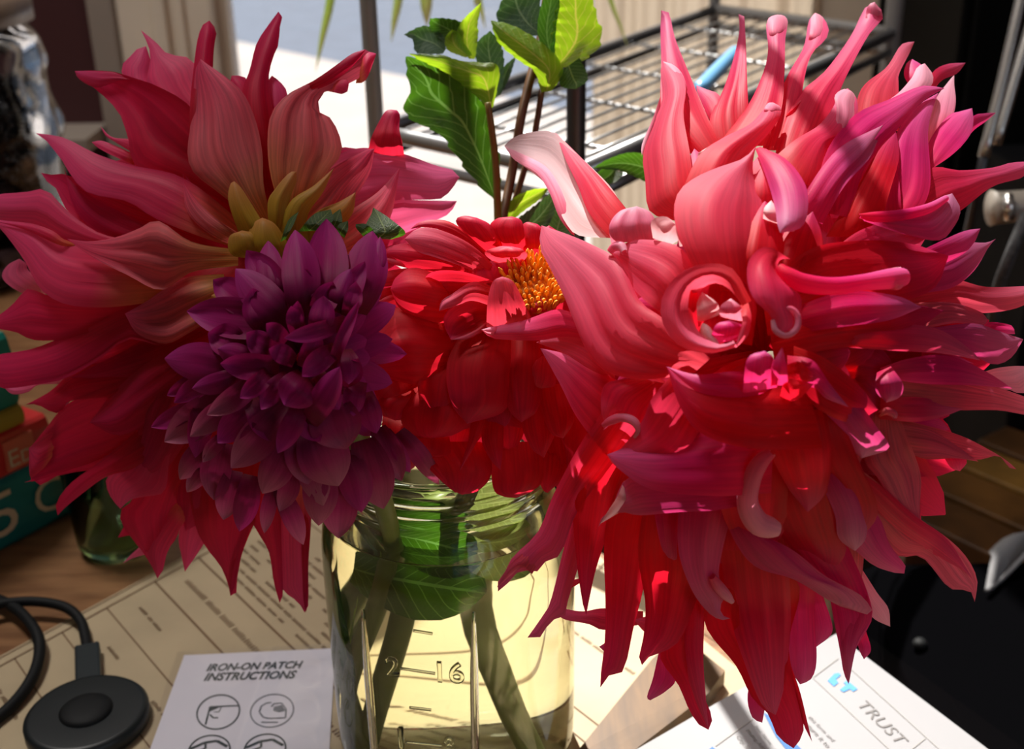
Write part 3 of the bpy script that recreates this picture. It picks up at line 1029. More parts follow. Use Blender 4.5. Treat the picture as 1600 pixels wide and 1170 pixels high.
def surf(F_, A, B, lay, bulge=0.18, roll=None, sink=0.006, tip=0.0, ripple=1.0, n=20, m=8, teeth=0.0, dconst=None, V=None, Fc=None, UVs=None, tsink=0.0):
    """Loft between two pixel edges, given real depth by the flower's dome, the layer and the cupping."""
    rnd = F_.rnd if F_ else random.Random(len(A))
    if roll is None:
        roll = rnd.uniform(-0.25, 0.25)
    ph = rnd.uniform(0, 6)
    fq = rnd.uniform(6.0, 11.0)
    wv = rnd.uniform(-1, 1)
    a_, b_ = catmull(A, n), catmull(B, n)
    base = len(V)
    for i in range(n):
        t = i / (n - 1)
        (ax, ay), (bx, by) = a_[i][:2], b_[i][:2]
        w = math.hypot(bx - ax, by - ay)
        if teeth and 0.04 < t < 0.985:
            dx, dy = (bx - ax) / (w + 1e-6), (by - ay) / (w + 1e-6)
            s1 = ((t * 7.5) % 1.0) * teeth * (1 if w > teeth else .3)
            ax, ay, bx, by = ax - dx * s1, ay - dy * s1, bx + dx * s1, by + dy * s1
        cxm, cym = (ax + bx) / 2, (ay + by) / 2
        if dconst is None:
            dm = F_.depth(cxm, cym, lay)
        else:
            dm = dconst[0] + (dconst[1] - dconst[0]) * t
        wm = w * dm / F
        d0 = dm + sink * max(0, 1 - t / 0.45) ** 2 - tip * max(0, (t - 0.55) / 0.45) ** 2
        for j in range(m + 1):
            s = j / m
            u = 2 * s - 1
            d = d0 - bulge * (0.8 + 0.7 * t * t) * wm * (1 - 0.65 * u * u - 0.35 * abs(u)) + roll * wm * u * 0.5
            d += ripple * wv * 0.10 * wm * u * math.sin(t * 6.5 + ph)
            d += ripple * min(0.0015, 0.045 * wm) * math.sin(u * fq + ph + t) * math.sin(PI * min(1, t * 1.15))
            x, y = ax + (bx - ax) * s, ay + (by - ay) * s
            V.append(P(x, y, d))
            UVs.append((s, t))
    for i in range(n - 1):
        for j in range(m):
            q = base + i * (m + 1) + j
            Fc.append((q, q + 1, q + m + 2, q + m + 1))

def emit(name, V, Fc, UVs, mat, parent):
    me = mesh(V, Fc, name)
    uvl = me.uv_layers.new(name='uv')
    idx = [0] * len(me.loops)
    me.loops.foreach_get('vertex_index', idx)
    uvl.data.foreach_set('uv', [c for i in idx for c in UVs[i]])
    return link(name, me, mat, parent)

def pet(F_, mat, lay, A, B, name='petal', **kw):
    V, Fc, UVs = [], [], []
    surf(F_, A, B, lay, V=V, Fc=Fc, UVs=UVs, **kw)
    return emit(name, V, Fc, UVs, mat, F_.obj)

POINTY = [(0, .6), (.2, .85), (.45, 1.0), (.6, .97), (.75, .80), (.86, .55), (.95, .24), (1, .02)]

def spine(b, t, w, curve=0.0, pointy=False):
    """Edges of a plain petal from its base pixel, tip pixel and half width."""
    dx, dy = t[0] - b[0], t[1] - b[1]
    L = math.hypot(dx, dy) + 1e-6
    nx, ny = -dy / L, dx / L
    A, B = [], []
    for q in (0, .12, .25, .4, .55, .7, .82, .91, .97, 1):
        o = curve * 4 * q * (1 - q)
        x, y = b[0] + dx * q + nx * o, b[1] + dy * q + ny * o
        h = w * (width_prof(q) if not pointy else next(x + (y - x) * (q - a) / (bb - a) for (a, x), (bb, y) in zip(POINTY, POINTY[1:]) if q <= bb))
        A.append((x + nx * h, y + ny * h))
        B.append((x - nx * h, y - ny * h))
    return A, B

def petS(F_, mat, lay, b, t, w, curve=0.0, **kw):
    A, B = spine(b, t, w, curve, kw.pop('pointy', False))
    return pet(F_, mat, lay, A, B, **kw)

def curl(F_, mat, lay, pts, arc=300, ang=90, name='petal', m=14, n=26, dz=None):
    """Rolled petal: an open tube along pixel points (x, y, radius in px)."""
    q = catmull([tuple(p) for p in pts], n)
    V, Fc, UVs = [], [], []
    W = []
    for i, (x, y, r) in enumerate(q):
        d = F_.depth(x, y, lay) + (dz(i / (n - 1)) if dz else 0)
        W.append((P(x, y, d), r * d / F))
    view = -(ROT @ Vector((0, 0, -1)))
    for i in range(n):
        a, b = W[max(0, i - 1)][0], W[min(n - 1, i + 1)][0]
        t = (b - a).normalized()
        s = t.cross(view).normalized()
        u = s.cross(t).normalized()
        p, r = W[i]
        for j in range(m + 1):
            an = math.radians(ang + arc * (j / m - 0.5))
            V.append(p + (s * math.cos(an) + u * math.sin(an)) * r)
            UVs.append((j / m, i / (n - 1)))
    for i in range(n - 1):
        for j in range(m):
            k = i * (m + 1) + j
            Fc.append((k, k + 1, k + m + 2, k + m + 1))
    return emit(name, V, Fc, UVs, mat, F_.obj)

# ---- petal colours (reflected base / middle / tip, transmitted)
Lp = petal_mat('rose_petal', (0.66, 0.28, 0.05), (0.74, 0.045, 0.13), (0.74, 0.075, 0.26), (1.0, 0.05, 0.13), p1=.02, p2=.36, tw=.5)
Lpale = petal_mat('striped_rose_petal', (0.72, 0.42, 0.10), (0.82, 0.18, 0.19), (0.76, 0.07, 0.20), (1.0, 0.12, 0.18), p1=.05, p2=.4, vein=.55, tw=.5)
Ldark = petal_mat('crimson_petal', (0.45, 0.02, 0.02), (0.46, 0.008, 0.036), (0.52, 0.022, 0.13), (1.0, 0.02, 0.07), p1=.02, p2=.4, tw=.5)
Lpink = petal_mat('bright_rose_petal', (0.72, 0.30, 0.10), (0.80, 0.11, 0.26), (0.82, 0.15, 0.38), (1.0, 0.14, 0.32), p1=.05, p2=.42, tw=.5)
Lyel = petal_mat('yellow_green_petal_base', (0.30, 0.26, 0.02), (0.46, 0.28, 0.03), (0.62, 0.26, 0.10), (0.8, 0.5, 0.05), p1=.1, p2=.55)
Pu = petal_mat('purple_petal', (0.10, 0.002, 0.015), (0.34, 0.005, 0.13), (0.44, 0.03, 0.25), (0.5, 0.006, 0.11), p1=.05, p2=.55, tw=.35, sheen=0, rough=.55, vs=14)
Pu2 = petal_mat('dusky_purple_petal', (0.11, 0.005, 0.03), (0.32, 0.016, 0.12), (0.55, 0.18, 0.28), (0.5, 0.02, 0.12), p1=.05, p2=.5, tw=.35, sheen=0, rough=.58, vs=14)
Rd = petal_mat('red_petal', (0.60, 0.012, 0.01), (0.64, 0.010, 0.035), (0.66, 0.04, 0.14), (1.0, 0.02, 0.05), p1=.03, p2=.55, tw=.5, vs=14)
Rd2 = petal_mat('rosy_red_petal', (0.68, 0.03, 0.03), (0.74, 0.05, 0.10), (0.74, 0.14, 0.26), (1.0, 0.06, 0.11), p1=.03, p2=.45, tw=.5, vs=14)
Dp = petal_mat('pink_petal', (0.70, 0.02, 0.03), (0.73, 0.028, 0.12), (0.76, 0.15, 0.36), (1.0, 0.05, 0.13), p1=.02, p2=.5, tw=.55)
Dc = petal_mat('coral_pink_petal', (0.78, 0.04, 0.05), (0.80, 0.065, 0.15), (0.82, 0.22, 0.38), (1.0, 0.10, 0.16), p1=.02, p2=.5, tw=.64)
Dm = petal_mat('magenta_petal', (0.66, 0.01, 0.06), (0.66, 0.022, 0.20), (0.68, 0.14, 0.40), (1.0, 0.035, 0.20), p1=.02, p2=.55, tw=.52)
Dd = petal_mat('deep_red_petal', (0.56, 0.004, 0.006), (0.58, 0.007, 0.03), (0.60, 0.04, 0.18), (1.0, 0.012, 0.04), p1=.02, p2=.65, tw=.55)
Dl = petal_mat('pale_curled_petal', (0.76, 0.08, 0.17), (0.78, 0.24, 0.40), (0.82, 0.46, 0.60), (1.0, 0.28, 0.38), p1=.02, p2=.5, vein=.25, tw=.5)
Dv = petal_mat('violet_pink_petal', (0.62, 0.012, 0.09), (0.58, 0.06, 0.25), (0.66, 0.27, 0.48), (0.95, 0.05, 0.25), p1=.02, p2=.55, tw=.5)
Db = petal_mat('dusty_pink_petal', (0.64, 0.10, 0.07), (0.66, 0.085, 0.17), (0.64, 0.14, 0.27), (1.0, 0.14, 0.18), p1=.02, p2=.5, vein=.5, tw=.5)
Dw = petal_mat('sunlit_white_petal', (0.86, 0.50, 0.50), (0.88, 0.60, 0.64), (0.90, 0.68, 0.75), (1.0, 0.5, 0.55), p1=.02, p2=.5, vein=.12, tw=.45)  # near white: direct sun on the petals put into the colour
M_stem = pbr('flower_stem', (0.22, 0.29, 0.07), 0.45, noise=.3, scale=60)
M_stemr = pbr('red_brown_stem', (0.16, 0.075, 0.03), 0.45, noise=.3, scale=60)
Lf_d = leaf_mat('dark_green_leaf', (0.025, 0.07, 0.015), (0.20, 0.30, 0.08), (0.10, 0.30, 0.01))
Lf_y = leaf_mat('fresh_green_leaf', (0.10, 0.22, 0.02), (0.30, 0.42, 0.10), (0.55, 0.9, 0.02), .55)
Lf_b = leaf_mat('blue_green_leaf', (0.06, 0.12, 0.075), (0.2, 0.27, 0.18), (0.08, 0.2, 0.03), .25)

def dahlia(label, loc):
    return empty('dahlia', loc, label, 'flower', None)

def backfill(F_, mats, n, rad, lay, w, squash=1.0, a0=0, a1=360, seed=1):
    """The hidden rows of petals at the back of a bloom, radiating from its heart."""
    r = random.Random(seed)
    for i in range(n):
        a = math.radians(a0 + (a1 - a0) * (i + r.uniform(-.3, .3)) / n)
        L = rad * r.uniform(.86, 1.08)
        c = F_.c
        t = (c[0] + L * math.cos(a), c[1] + L * math.sin(a) * squash)
        b = (c[0] + 12 * math.cos(a), c[1] + 12 * math.sin(a))
        petS(F_, r.choice(mats), lay + r.uniform(-.6, .6), b, t, w * r.uniform(.85, 1.15), r.uniform(-10, 10), bulge=r.uniform(-.1, .25), n=12, m=5)

JAR_C = T(697, 1052, 0.06)                     # centre line of the jar (set again below)
JF = P(697, 1050, 0.45)
JX0, JY0 = JF.x, JF.y + 0.05

# ================================================================ left pink dahlia
LC = P(400, 470, 0.455)
L_obj = dahlia('large rose pink dahlia with long pointed petals and yellow green heart at far left', LC)
L = Flower(L_obj, (405, 400), 0.415, 0.022, 360, 0.0042, 8, 21)
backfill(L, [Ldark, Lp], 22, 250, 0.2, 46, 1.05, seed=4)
pet(L, Lp, 0.5, [(330,300),(240,190),(190,113),(198,95),(216,75),(228,72)], [(360,300),(280,190),(237,125),(237,100),(228,72)])
pet(L, Lp, 1, [(370,300),(290,200),(232,140),(235,95),(232,72),(220,47)], [(400,300),(350,190),(312,130),(300,93),(262,84),(243,65),(220,47)], bulge=.1)
pet(L, Ldark, 2, [(400,300),(372,170),(360,135),(362,118)], [(430,300),(400,170),(385,123),(362,118)])
pet(L, Lp, 2.2, [(420,300),(412,200),(412,140),(425,118)], [(470,300),(455,200),(449,147),(440,130),(425,118)])
pet(L, Ldark, 3, [(400,300),(380,200),(378,145),(390,110),(400,70),(415,45),(435,18)], [(440,300),(430,200),(420,130),(425,95),(435,70),(437,45),(442,20),(435,18)], bulge=.3)
pet(L, Ldark, 2.6, [(410,330),(340,230),(296,165),(240,132),(205,121),(185,113),(150,110),(117,111)], [(395,345),(300,290),(215,262),(200,215),(188,180),(172,160),(148,138),(124,124),(117,111)], bulge=-.12, roll=.3)
pet(L, Lp, 2.9, [(262,160),(232,134),(205,122),(185,114),(150,111),(117,111)], [(250,150),(215,128),(195,124),(175,130),(150,137),(124,124),(117,111)], bulge=.15)
pet(L, Ldark, 4, [(297,260),(296,180),(302,110),(309,60),(318,37),(327,32)], [(340,260),(333,150),(333,100),(335,70),(338,48),(327,32)], bulge=.35)
pet(L, Lpale, 5, [(405,350),(340,300),(303,270),(293,240),(297,200),(302,150),(305,110),(313,92)], [(425,345),(412,290),(410,240),(400,190),(380,145),(350,118),(328,103),(313,92)], bulge=.12, ripple=1.6)
pet(L, Lpale, 6, [(440,335),(422,270),(418,215),(425,175),(450,147),(490,126),(525,102),(550,84),(572,77),(586,85)], [(470,335),(515,265),(534,240),(530,210),(515,183),(500,176),(497,160),(508,143),(530,137),(550,128),(575,112),(586,85)], bulge=.08, ripple=1.8, roll=.1)
pet(L, Ldark, 6.4, [(448,149),(490,126),(525,102),(550,84),(572,77)], [(452,150),(500,138),(530,122),(555,100),(572,77)], bulge=.2, name='petal')
pet(L, Lp, 6.2, [(510,142),(525,145),(534,147),(543,143)], [(515,130),(535,124),(545,128),(543,143)], bulge=.2, n=8, m=4)
pet(L, Lp, 6.5, [(560,100),(575,82),(588,84)], [(556,130),(572,125),(588,84)], bulge=.2, n=8, m=4)
pet(L, Ldark, 4, [(575,238),(580,215),(595,185),(605,172),(620,172)], [(632,246),(629,225),(624,200),(625,180),(620,172)], bulge=.2)
pet(L, Lpink, 2, [(450,370),(540,325),(620,310),(640,312),(665,313),(714,314)], [(470,400),(560,380),(630,365),(660,352),(700,335),(714,314)], bulge=.1)
pet(L, Lpink, 3, [(430,340),(480,280),(535,238),(580,231),(630,240),(680,258),(712,267),(718,277)], [(460,365),(540,330),(610,314),(660,312),(690,310),(706,295),(718,277)], bulge=.06, roll=-.3)
pet(L, Lpale, 4.5, [(430,350),(470,300),(520,262),(570,235),(585,232)], [(470,390),(530,360),(555,310),(578,270),(585,232)], bulge=.12, ripple=1.8)
pet(L, Lpale, 4.3, [(470,380),(545,330),(590,300),(625,262)], [(500,420),(575,395),(610,340),(625,262)], bulge=.1)
# left side
pet(L, Lp, 2, [(60,470),(20,440),(5,430),(15,412),(30,404)], [(80,450),(40,420),(41,412),(30,404)], mat if False else Lpink) if False else pet(L, Lpink, 2, [(60,470),(20,450),(3,432),(12,414),(30,404)], [(80,450),(46,424),(41,412),(30,404)])
pet(L, Lp, 1.5, [(240,255),(210,240),(180,222),(165,212),(157,197)], [(250,245),(225,230),(205,218),(175,214),(157,197)])
pet(L, Lp, 1.2, [(220,262),(180,245),(155,232),(143,222)], [(230,250),(190,232),(160,220),(143,222)])
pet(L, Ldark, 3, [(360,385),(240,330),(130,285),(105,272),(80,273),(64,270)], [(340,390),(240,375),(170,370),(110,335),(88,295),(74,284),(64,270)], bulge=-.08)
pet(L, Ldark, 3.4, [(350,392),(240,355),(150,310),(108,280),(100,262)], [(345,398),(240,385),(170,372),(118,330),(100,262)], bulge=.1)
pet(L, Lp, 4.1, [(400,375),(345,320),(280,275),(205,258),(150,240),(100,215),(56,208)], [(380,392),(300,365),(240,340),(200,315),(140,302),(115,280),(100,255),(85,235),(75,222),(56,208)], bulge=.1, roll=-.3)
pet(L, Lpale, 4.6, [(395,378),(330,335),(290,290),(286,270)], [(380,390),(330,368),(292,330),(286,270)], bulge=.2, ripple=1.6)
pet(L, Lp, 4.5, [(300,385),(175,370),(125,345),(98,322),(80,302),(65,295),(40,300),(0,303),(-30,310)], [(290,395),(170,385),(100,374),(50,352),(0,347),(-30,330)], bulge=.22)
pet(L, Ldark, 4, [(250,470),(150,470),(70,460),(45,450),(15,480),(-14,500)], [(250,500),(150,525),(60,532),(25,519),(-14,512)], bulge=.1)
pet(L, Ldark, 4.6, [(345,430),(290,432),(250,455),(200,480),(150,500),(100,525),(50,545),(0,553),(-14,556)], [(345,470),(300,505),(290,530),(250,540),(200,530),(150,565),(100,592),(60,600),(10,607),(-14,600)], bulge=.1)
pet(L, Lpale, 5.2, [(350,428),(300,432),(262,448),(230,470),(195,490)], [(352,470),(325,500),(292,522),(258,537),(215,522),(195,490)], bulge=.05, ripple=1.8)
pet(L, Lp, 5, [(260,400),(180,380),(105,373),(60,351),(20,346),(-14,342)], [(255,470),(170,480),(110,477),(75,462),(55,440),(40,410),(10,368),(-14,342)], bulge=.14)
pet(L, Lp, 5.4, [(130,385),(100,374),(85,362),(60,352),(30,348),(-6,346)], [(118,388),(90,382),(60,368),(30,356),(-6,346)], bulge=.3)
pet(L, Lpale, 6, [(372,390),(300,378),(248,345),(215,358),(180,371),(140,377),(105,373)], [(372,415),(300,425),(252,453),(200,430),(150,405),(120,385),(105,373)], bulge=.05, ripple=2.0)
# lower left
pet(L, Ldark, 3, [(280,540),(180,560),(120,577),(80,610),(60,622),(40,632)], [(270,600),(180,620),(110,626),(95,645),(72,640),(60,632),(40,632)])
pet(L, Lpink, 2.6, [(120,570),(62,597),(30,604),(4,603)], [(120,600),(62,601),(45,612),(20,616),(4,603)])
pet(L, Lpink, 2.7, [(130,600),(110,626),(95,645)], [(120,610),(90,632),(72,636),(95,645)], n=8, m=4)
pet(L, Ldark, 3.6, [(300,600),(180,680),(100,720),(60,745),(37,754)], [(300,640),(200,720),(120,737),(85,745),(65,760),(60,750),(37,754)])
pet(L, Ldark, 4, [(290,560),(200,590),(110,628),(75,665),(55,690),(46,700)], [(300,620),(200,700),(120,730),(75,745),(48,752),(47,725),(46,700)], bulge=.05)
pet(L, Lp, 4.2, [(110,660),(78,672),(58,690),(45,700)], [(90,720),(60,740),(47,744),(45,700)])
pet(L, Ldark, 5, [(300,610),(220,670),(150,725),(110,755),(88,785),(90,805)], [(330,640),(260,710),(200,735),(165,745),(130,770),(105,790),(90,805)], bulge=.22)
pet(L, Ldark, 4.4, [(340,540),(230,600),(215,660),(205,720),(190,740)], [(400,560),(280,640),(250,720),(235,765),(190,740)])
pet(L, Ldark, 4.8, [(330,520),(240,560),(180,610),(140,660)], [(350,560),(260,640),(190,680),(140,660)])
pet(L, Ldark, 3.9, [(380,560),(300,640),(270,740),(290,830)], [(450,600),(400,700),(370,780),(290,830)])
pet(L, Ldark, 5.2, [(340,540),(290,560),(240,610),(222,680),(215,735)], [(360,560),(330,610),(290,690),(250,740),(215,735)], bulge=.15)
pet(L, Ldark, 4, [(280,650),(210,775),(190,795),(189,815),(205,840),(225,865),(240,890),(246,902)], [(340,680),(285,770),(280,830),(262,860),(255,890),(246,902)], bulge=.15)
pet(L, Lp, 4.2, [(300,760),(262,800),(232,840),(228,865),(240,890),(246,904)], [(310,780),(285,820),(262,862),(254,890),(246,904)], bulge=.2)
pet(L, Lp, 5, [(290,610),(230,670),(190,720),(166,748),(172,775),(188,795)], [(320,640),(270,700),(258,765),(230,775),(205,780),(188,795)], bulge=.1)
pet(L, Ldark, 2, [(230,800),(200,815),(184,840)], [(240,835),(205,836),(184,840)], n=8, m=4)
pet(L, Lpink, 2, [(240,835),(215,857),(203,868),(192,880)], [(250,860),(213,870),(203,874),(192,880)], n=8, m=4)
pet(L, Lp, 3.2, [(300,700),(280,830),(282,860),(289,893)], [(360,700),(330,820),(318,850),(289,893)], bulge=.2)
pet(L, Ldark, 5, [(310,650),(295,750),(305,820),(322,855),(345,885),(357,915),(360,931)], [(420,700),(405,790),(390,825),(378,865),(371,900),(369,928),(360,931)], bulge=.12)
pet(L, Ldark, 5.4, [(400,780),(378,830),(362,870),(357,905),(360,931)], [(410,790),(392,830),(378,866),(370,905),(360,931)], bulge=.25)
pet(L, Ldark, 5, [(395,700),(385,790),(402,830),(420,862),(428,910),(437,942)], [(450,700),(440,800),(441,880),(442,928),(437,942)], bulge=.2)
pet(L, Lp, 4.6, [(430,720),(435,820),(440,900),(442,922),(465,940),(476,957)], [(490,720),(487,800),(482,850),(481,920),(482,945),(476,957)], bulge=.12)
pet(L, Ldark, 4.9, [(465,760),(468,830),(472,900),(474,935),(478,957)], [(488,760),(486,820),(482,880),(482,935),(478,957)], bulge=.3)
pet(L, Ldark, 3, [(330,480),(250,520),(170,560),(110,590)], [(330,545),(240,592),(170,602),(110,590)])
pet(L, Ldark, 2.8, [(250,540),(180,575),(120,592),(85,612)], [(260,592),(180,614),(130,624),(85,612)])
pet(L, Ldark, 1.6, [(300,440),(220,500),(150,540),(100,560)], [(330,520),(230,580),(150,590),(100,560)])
# yellow green heart
pet(L, Lyel, 7, [(385,395),(358,320),(359,290),(366,283)], [(440,395),(400,330),(378,295),(366,283)], bulge=.3)
pet(L, Lyel, 7, [(425,385),(418,320),(430,295),(452,270),(463,268)], [(450,385),(450,330),(455,305),(463,285),(463,268)], bulge=.3)
pet(L, Lyel, 7.3, [(430,395),(450,320),(490,290),(522,262)], [(490,395),(480,340),(505,300),(522,262)], bulge=.3)
pet(L, Lyel, 6.8, [(455,390),(490,335),(530,315),(556,300)], [(500,400),(520,370),(550,335),(556,300)], bulge=.25)
pet(L, Lyel, 7.4, [(405,405),(362,398),(358,370),(378,360)], [(430,405),(410,380),(400,365),(378,360)], bulge=.3)
pet(L, Lyel, 6.4, [(370,440),(350,448),(330,462)], [(370,478),(345,480),(330,462)], bulge=.3)
pet(L, Lyel, 7.6, [(400,420),(385,380),(395,350),(410,340)], [(470,420),(450,380),(430,350),(410,340)], bulge=.35)
tube('stem', [P(410, 430, .425), P(470, 520, .45), P(540, 660, .46), P(570, 780, .455)] + [Vector((JX0 - .012, JY0 - .008, .10)), Vector((JX0 - .026, JY0 - .012, .03)), Vector((JX0 - .030, JY0 - .006, .008))],
     [.004, .004, .004, .004, .004, .004, .004], M_stem, L_obj, 10)

# ================================================================ purple ball dahlia
M_obj = dahlia('dusky purple ball dahlia with short rounded petals left of the red one', P(470, 560, .40))
M = Flower(M_obj, (475, 560), 0.352, 0.030, 230, 0.0034, 8, 33)
backfill(M, [Pu], 26, 150, 0.4, 26, 1.12, seed=8)
backfill(M, [Pu], 20, 110, 1.8, 24, 1.12, seed=9)
PD = """
510 450 510 342 30 5|470 460 461 359 27 5.2|432 450 419 376 20 4.6|428 455 385 391 23 5|382 475 333 437 23 4|432 480 368 420 26 4.8|560 455 582 361 31 5|588 425 594 370 12 5.4|545 470 570 408 15 6
400 500 292 486 29 4.4|345 575 257 560 28 4.4|412 570 344 568 19 6|355 590 300 607 15 5.6|385 605 323 648 17 6|292 595 261 618 10 4|325 600 272 629 15 4.2|292 640 236 667 14 3.6|335 640 257 690 27 4.2|360 640 297 682 18 5
388 650 340 692 21 5.4|425 660 361 731 27 5.8|410 590 375 622 14 6.6|470 600 444 633 28 7|495 640 531 573 19 7.2|512 555 472 588 16 7|515 508 444 528 13 7.4|497 508 506 462 18 7|460 510 455 478 12 7|440 525 416 505 12 6.8|470 505 465 470 10 6.8
462 650 434 708 16 6.6|520 645 542 701 37 6|500 690 529 759 37 5.2|465 695 482 757 25 5.4|440 710 410 771 24 5|310 705 281 749 17 3.4|318 730 292 769 13 3.2|345 690 317 722 11 4.6|345 715 334 781 22 4|362 755 349 812 19 3.6
388 765 374 830 18 3.6|425 775 413 833 11 3.4|452 745 437 799 15 4.6|445 785 474 851 15 3.8|495 745 498 821 25 4.4|528 765 529 841 27 3.8|575 715 599 795 28 4.2|600 690 628 751 19 3.8|612 690 641 738 13 3.4|640 695 686 757 14 2.6|575 630 588 677 17 5|540 560 545 600 16 6
528 548 561 470 9 7|545 480 556 440 13 6.2|530 470 548 420 15 5.6|560 610 552 650 16 5.4|400 640 425 690 16 5|480 720 505 790 22 4.6|545 730 565 800 24 4|320 640 305 715 18 3.8|365 540 325 520 24 4.6|420 540 385 520 18 5.6|385 560 340 545 17 5
460 460 480 420 20 5.2|410 500 395 450 20 5.0|500 480 520 440 18 5.4|450 560 420 545 14 6.4|480 560 500 520 15 6.2|440 600 408 640 15 6.2|470 640 500 690 20 5.6|540 590 560 560 15 6|505 600 530 640 18 6
""".replace('\n', '|').split('|')
r = random.Random(5)
for q in PD:
    if not q.strip():
        continue
    bx, by, tx, ty, w, ly = [float(v) for v in q.split()]
    low = ty > 640
    bx, by = bx + (bx - tx) * .35, by + (by - ty) * .35
    petS(M, Pu2 if low and r.random() < .75 else Pu, ly, (bx, by), (tx, ty), w * 1.14, r.uniform(-5, 5), bulge=r.choice((-.28, -.2, -.12, .12, .22)), sink=.007, tip=.003, n=16, m=8, ripple=.8, pointy=True)
for (b, t, w) in (((470, 380), (440, 376), 0),):
    pass
for A, B in (([(438,378),(450,345),(467,330)], [(446,374),(459,350),(467,330)]),
             ([(466,362),(490,335),(517,327)], [(500,360),(520,345),(517,327)]),
             ([(512,350),(520,335),(532,326)], [(530,360),(535,345),(532,326)]),
             ([(524,362),(530,350),(544,345)], [(538,372),(544,358),(544,345)]),
             ([(570,372),(557,357),(556,350)], [(585,360),(572,350),(556,350)]),
             ([(568,372),(572,350),(580,335),(583,324)], [(612,374),(634,364),(610,342),(583,324)])):
    pet(M, Lf_d, 1.2, A, B, name='sepal', bulge=.15)
tube('stem', [P(490, 570, .385), P(560, 680, .42), P(600, 790, .425)] + [Vector((JX0 - .02, JY0 - .02, .10)), Vector((JX0 - .034, JY0 - .014, .05)), Vector((JX0 - .036, JY0 - .004, .009))],
     .0036, M_stem, M_obj, 10)

# ================================================================ red dahlia
R_obj = dahlia('red dahlia with an orange yellow stamen centre between the purple and pink ones', P(740, 560, .41))
Rf = Flower(R_obj, (760, 540), 0.384, 0.005, 230, 0.0034, 8, 44)
backfill(Rf, [Rd], 24, 165, 0.6, 34, 1.18, seed=12)
backfill(Rf, [Rd], 14, 120, 2.0, 34, 1.15, seed=13)
backfill(Rf, [Rd], 18, 170, -5, 44, 1.1, seed=14)
backfill(Rf, [Rd], 14, 150, -10, 44, 1.1, seed=15)
pet(Rf, Rd, 2.6, [(760,390),(710,350),(680,343),(655,347),(641,358)], [(780,420),(740,385),(690,360),(660,355),(641,358)])
pet(Rf, Rd, 2.4, [(770,400),(730,370),(712,345),(725,337),(745,340)], [(790,400),(780,370),(765,350),(745,340)])
pet(Rf, Rd, 2.8, [(790,400),(765,360),(775,342),(800,338)], [(822,400),(820,370),(815,345),(800,338)])
pet(Rf, Rd, 2.5, [(820,410),(815,360),(822,347),(840,350)], [(860,410),(860,370),(840,350)])
pet(Rf, Rd, 2.2, [(840,410),(840,365),(858,352)], [(890,410),(880,370),(858,352)])
pet(Rf, Rd2, 3.4, [(790,435),(740,385),(690,360),(655,356),(632,373)], [(785,450),(730,420),(680,402),(650,392),(632,373)], bulge=.15, ripple=1.6)
pet(Rf, Rd, 3.0, [(760,430),(690,390),(640,380),(605,387),(596,400)], [(750,450),(690,430),(640,420),(610,405),(596,400)])
pet(Rf, Rd2, 3.2, [(645,415),(615,405),(598,402)], [(645,421),(612,412),(598,402)], n=8, m=4)
pet(Rf, Rd2, 2.6, [(640,418),(600,425),(569,444)], [(640,442),(600,448),(569,444)], n=10, m=5)
pet(Rf, Rd, 2.6, [(625,445),(590,455),(563,480)], [(625,474),(590,479),(563,480)], n=10, m=5)
pet(Rf, Rd2, 2.8, [(630,455),(595,466),(563,480)], [(632,462),(598,474),(563,480)], n=10, m=5)
pet(Rf, Rd, 3.8, [(710,440),(650,418),(620,432),(610,452)], [(730,505),(660,502),(625,482),(610,452)], bulge=.3)
pet(Rf, Rd, 4.4, [(775,440),(720,424),(675,425),(657,445)], [(765,465),(720,467),(685,470),(660,460),(657,445)], bulge=-.1)
pet(Rf, Rd2, 5.2, [(775,450),(740,440),(705,460),(690,470),(686,486)], [(772,480),(740,470),(720,476),(700,482),(686,486)], bulge=.2)
pet(Rf, Rd, 4.8, [(775,460),(720,470),(696,490),(694,508),(704,530)], [(780,520),(760,510),(745,520),(704,530)], bulge=-.25)
pet(Rf, Rd2, 5.1, [(775,490),(760,502),(745,514),(725,524),(704,531)], [(780,512),(765,512),(748,522),(728,530),(704,531)], bulge=.2)
pet(Rf, Rd2, 6.7, [(760,512),(762,470),(770,440),(785,432)], [(835,505),(818,470),(802,440),(785,432)], bulge=.08)
pet(Rf, Rd2, 5.8, [(822,492),(835,475),(848,465)], [(857,490),(852,475),(848,465)], n=10, m=5)
pet(Rf, Rd2, 4.6, [(775,412),(757,395),(780,385),(800,385)], [(818,408),(824,398),(815,389),(800,385)], bulge=.2)
pet(Rf, Rd, 3.6, [(700,500),(620,480),(580,520),(568,555),(575,571)], [(710,590),(660,602),(610,592),(585,578),(575,571)], bulge=.25)
pet(Rf, Rd, 3.2, [(625,480),(570,478),(548,520),(545,550)], [(605,560),(570,562),(555,555),(545,550)], bulge=.2)
pet(Rf, Rd, 4.2, [(720,520),(698,570),(705,630),(730,662)], [(805,520),(797,580),(790,640),(730,662)], bulge=.3)
pet(Rf, Rd, 4.0, [(790,520),(785,590),(795,640),(815,660)], [(850,520),(850,590),(840,640),(815,660)], bulge=.3)
pet(Rf, Rd, 3.0, [(660,590),(625,640),(640,678),(676,685)], [(735,590),(742,650),(712,678),(676,685)], bulge=.25)
pet(Rf, Rd, 2.8, [(625,600),(568,610),(578,640),(617,657)], [(685,620),(655,652),(617,657)], bulge=.25)
pet(Rf, Rd, 2.8, [(605,560),(553,570),(560,600),(578,636)], [(655,600),(625,640),(578,636)], bulge=.25)
pet(Rf, Rd, 3.4, [(690,560),(655,590),(660,640),(690,660)], [(740,560),(735,620),(690,660)], bulge=.25)
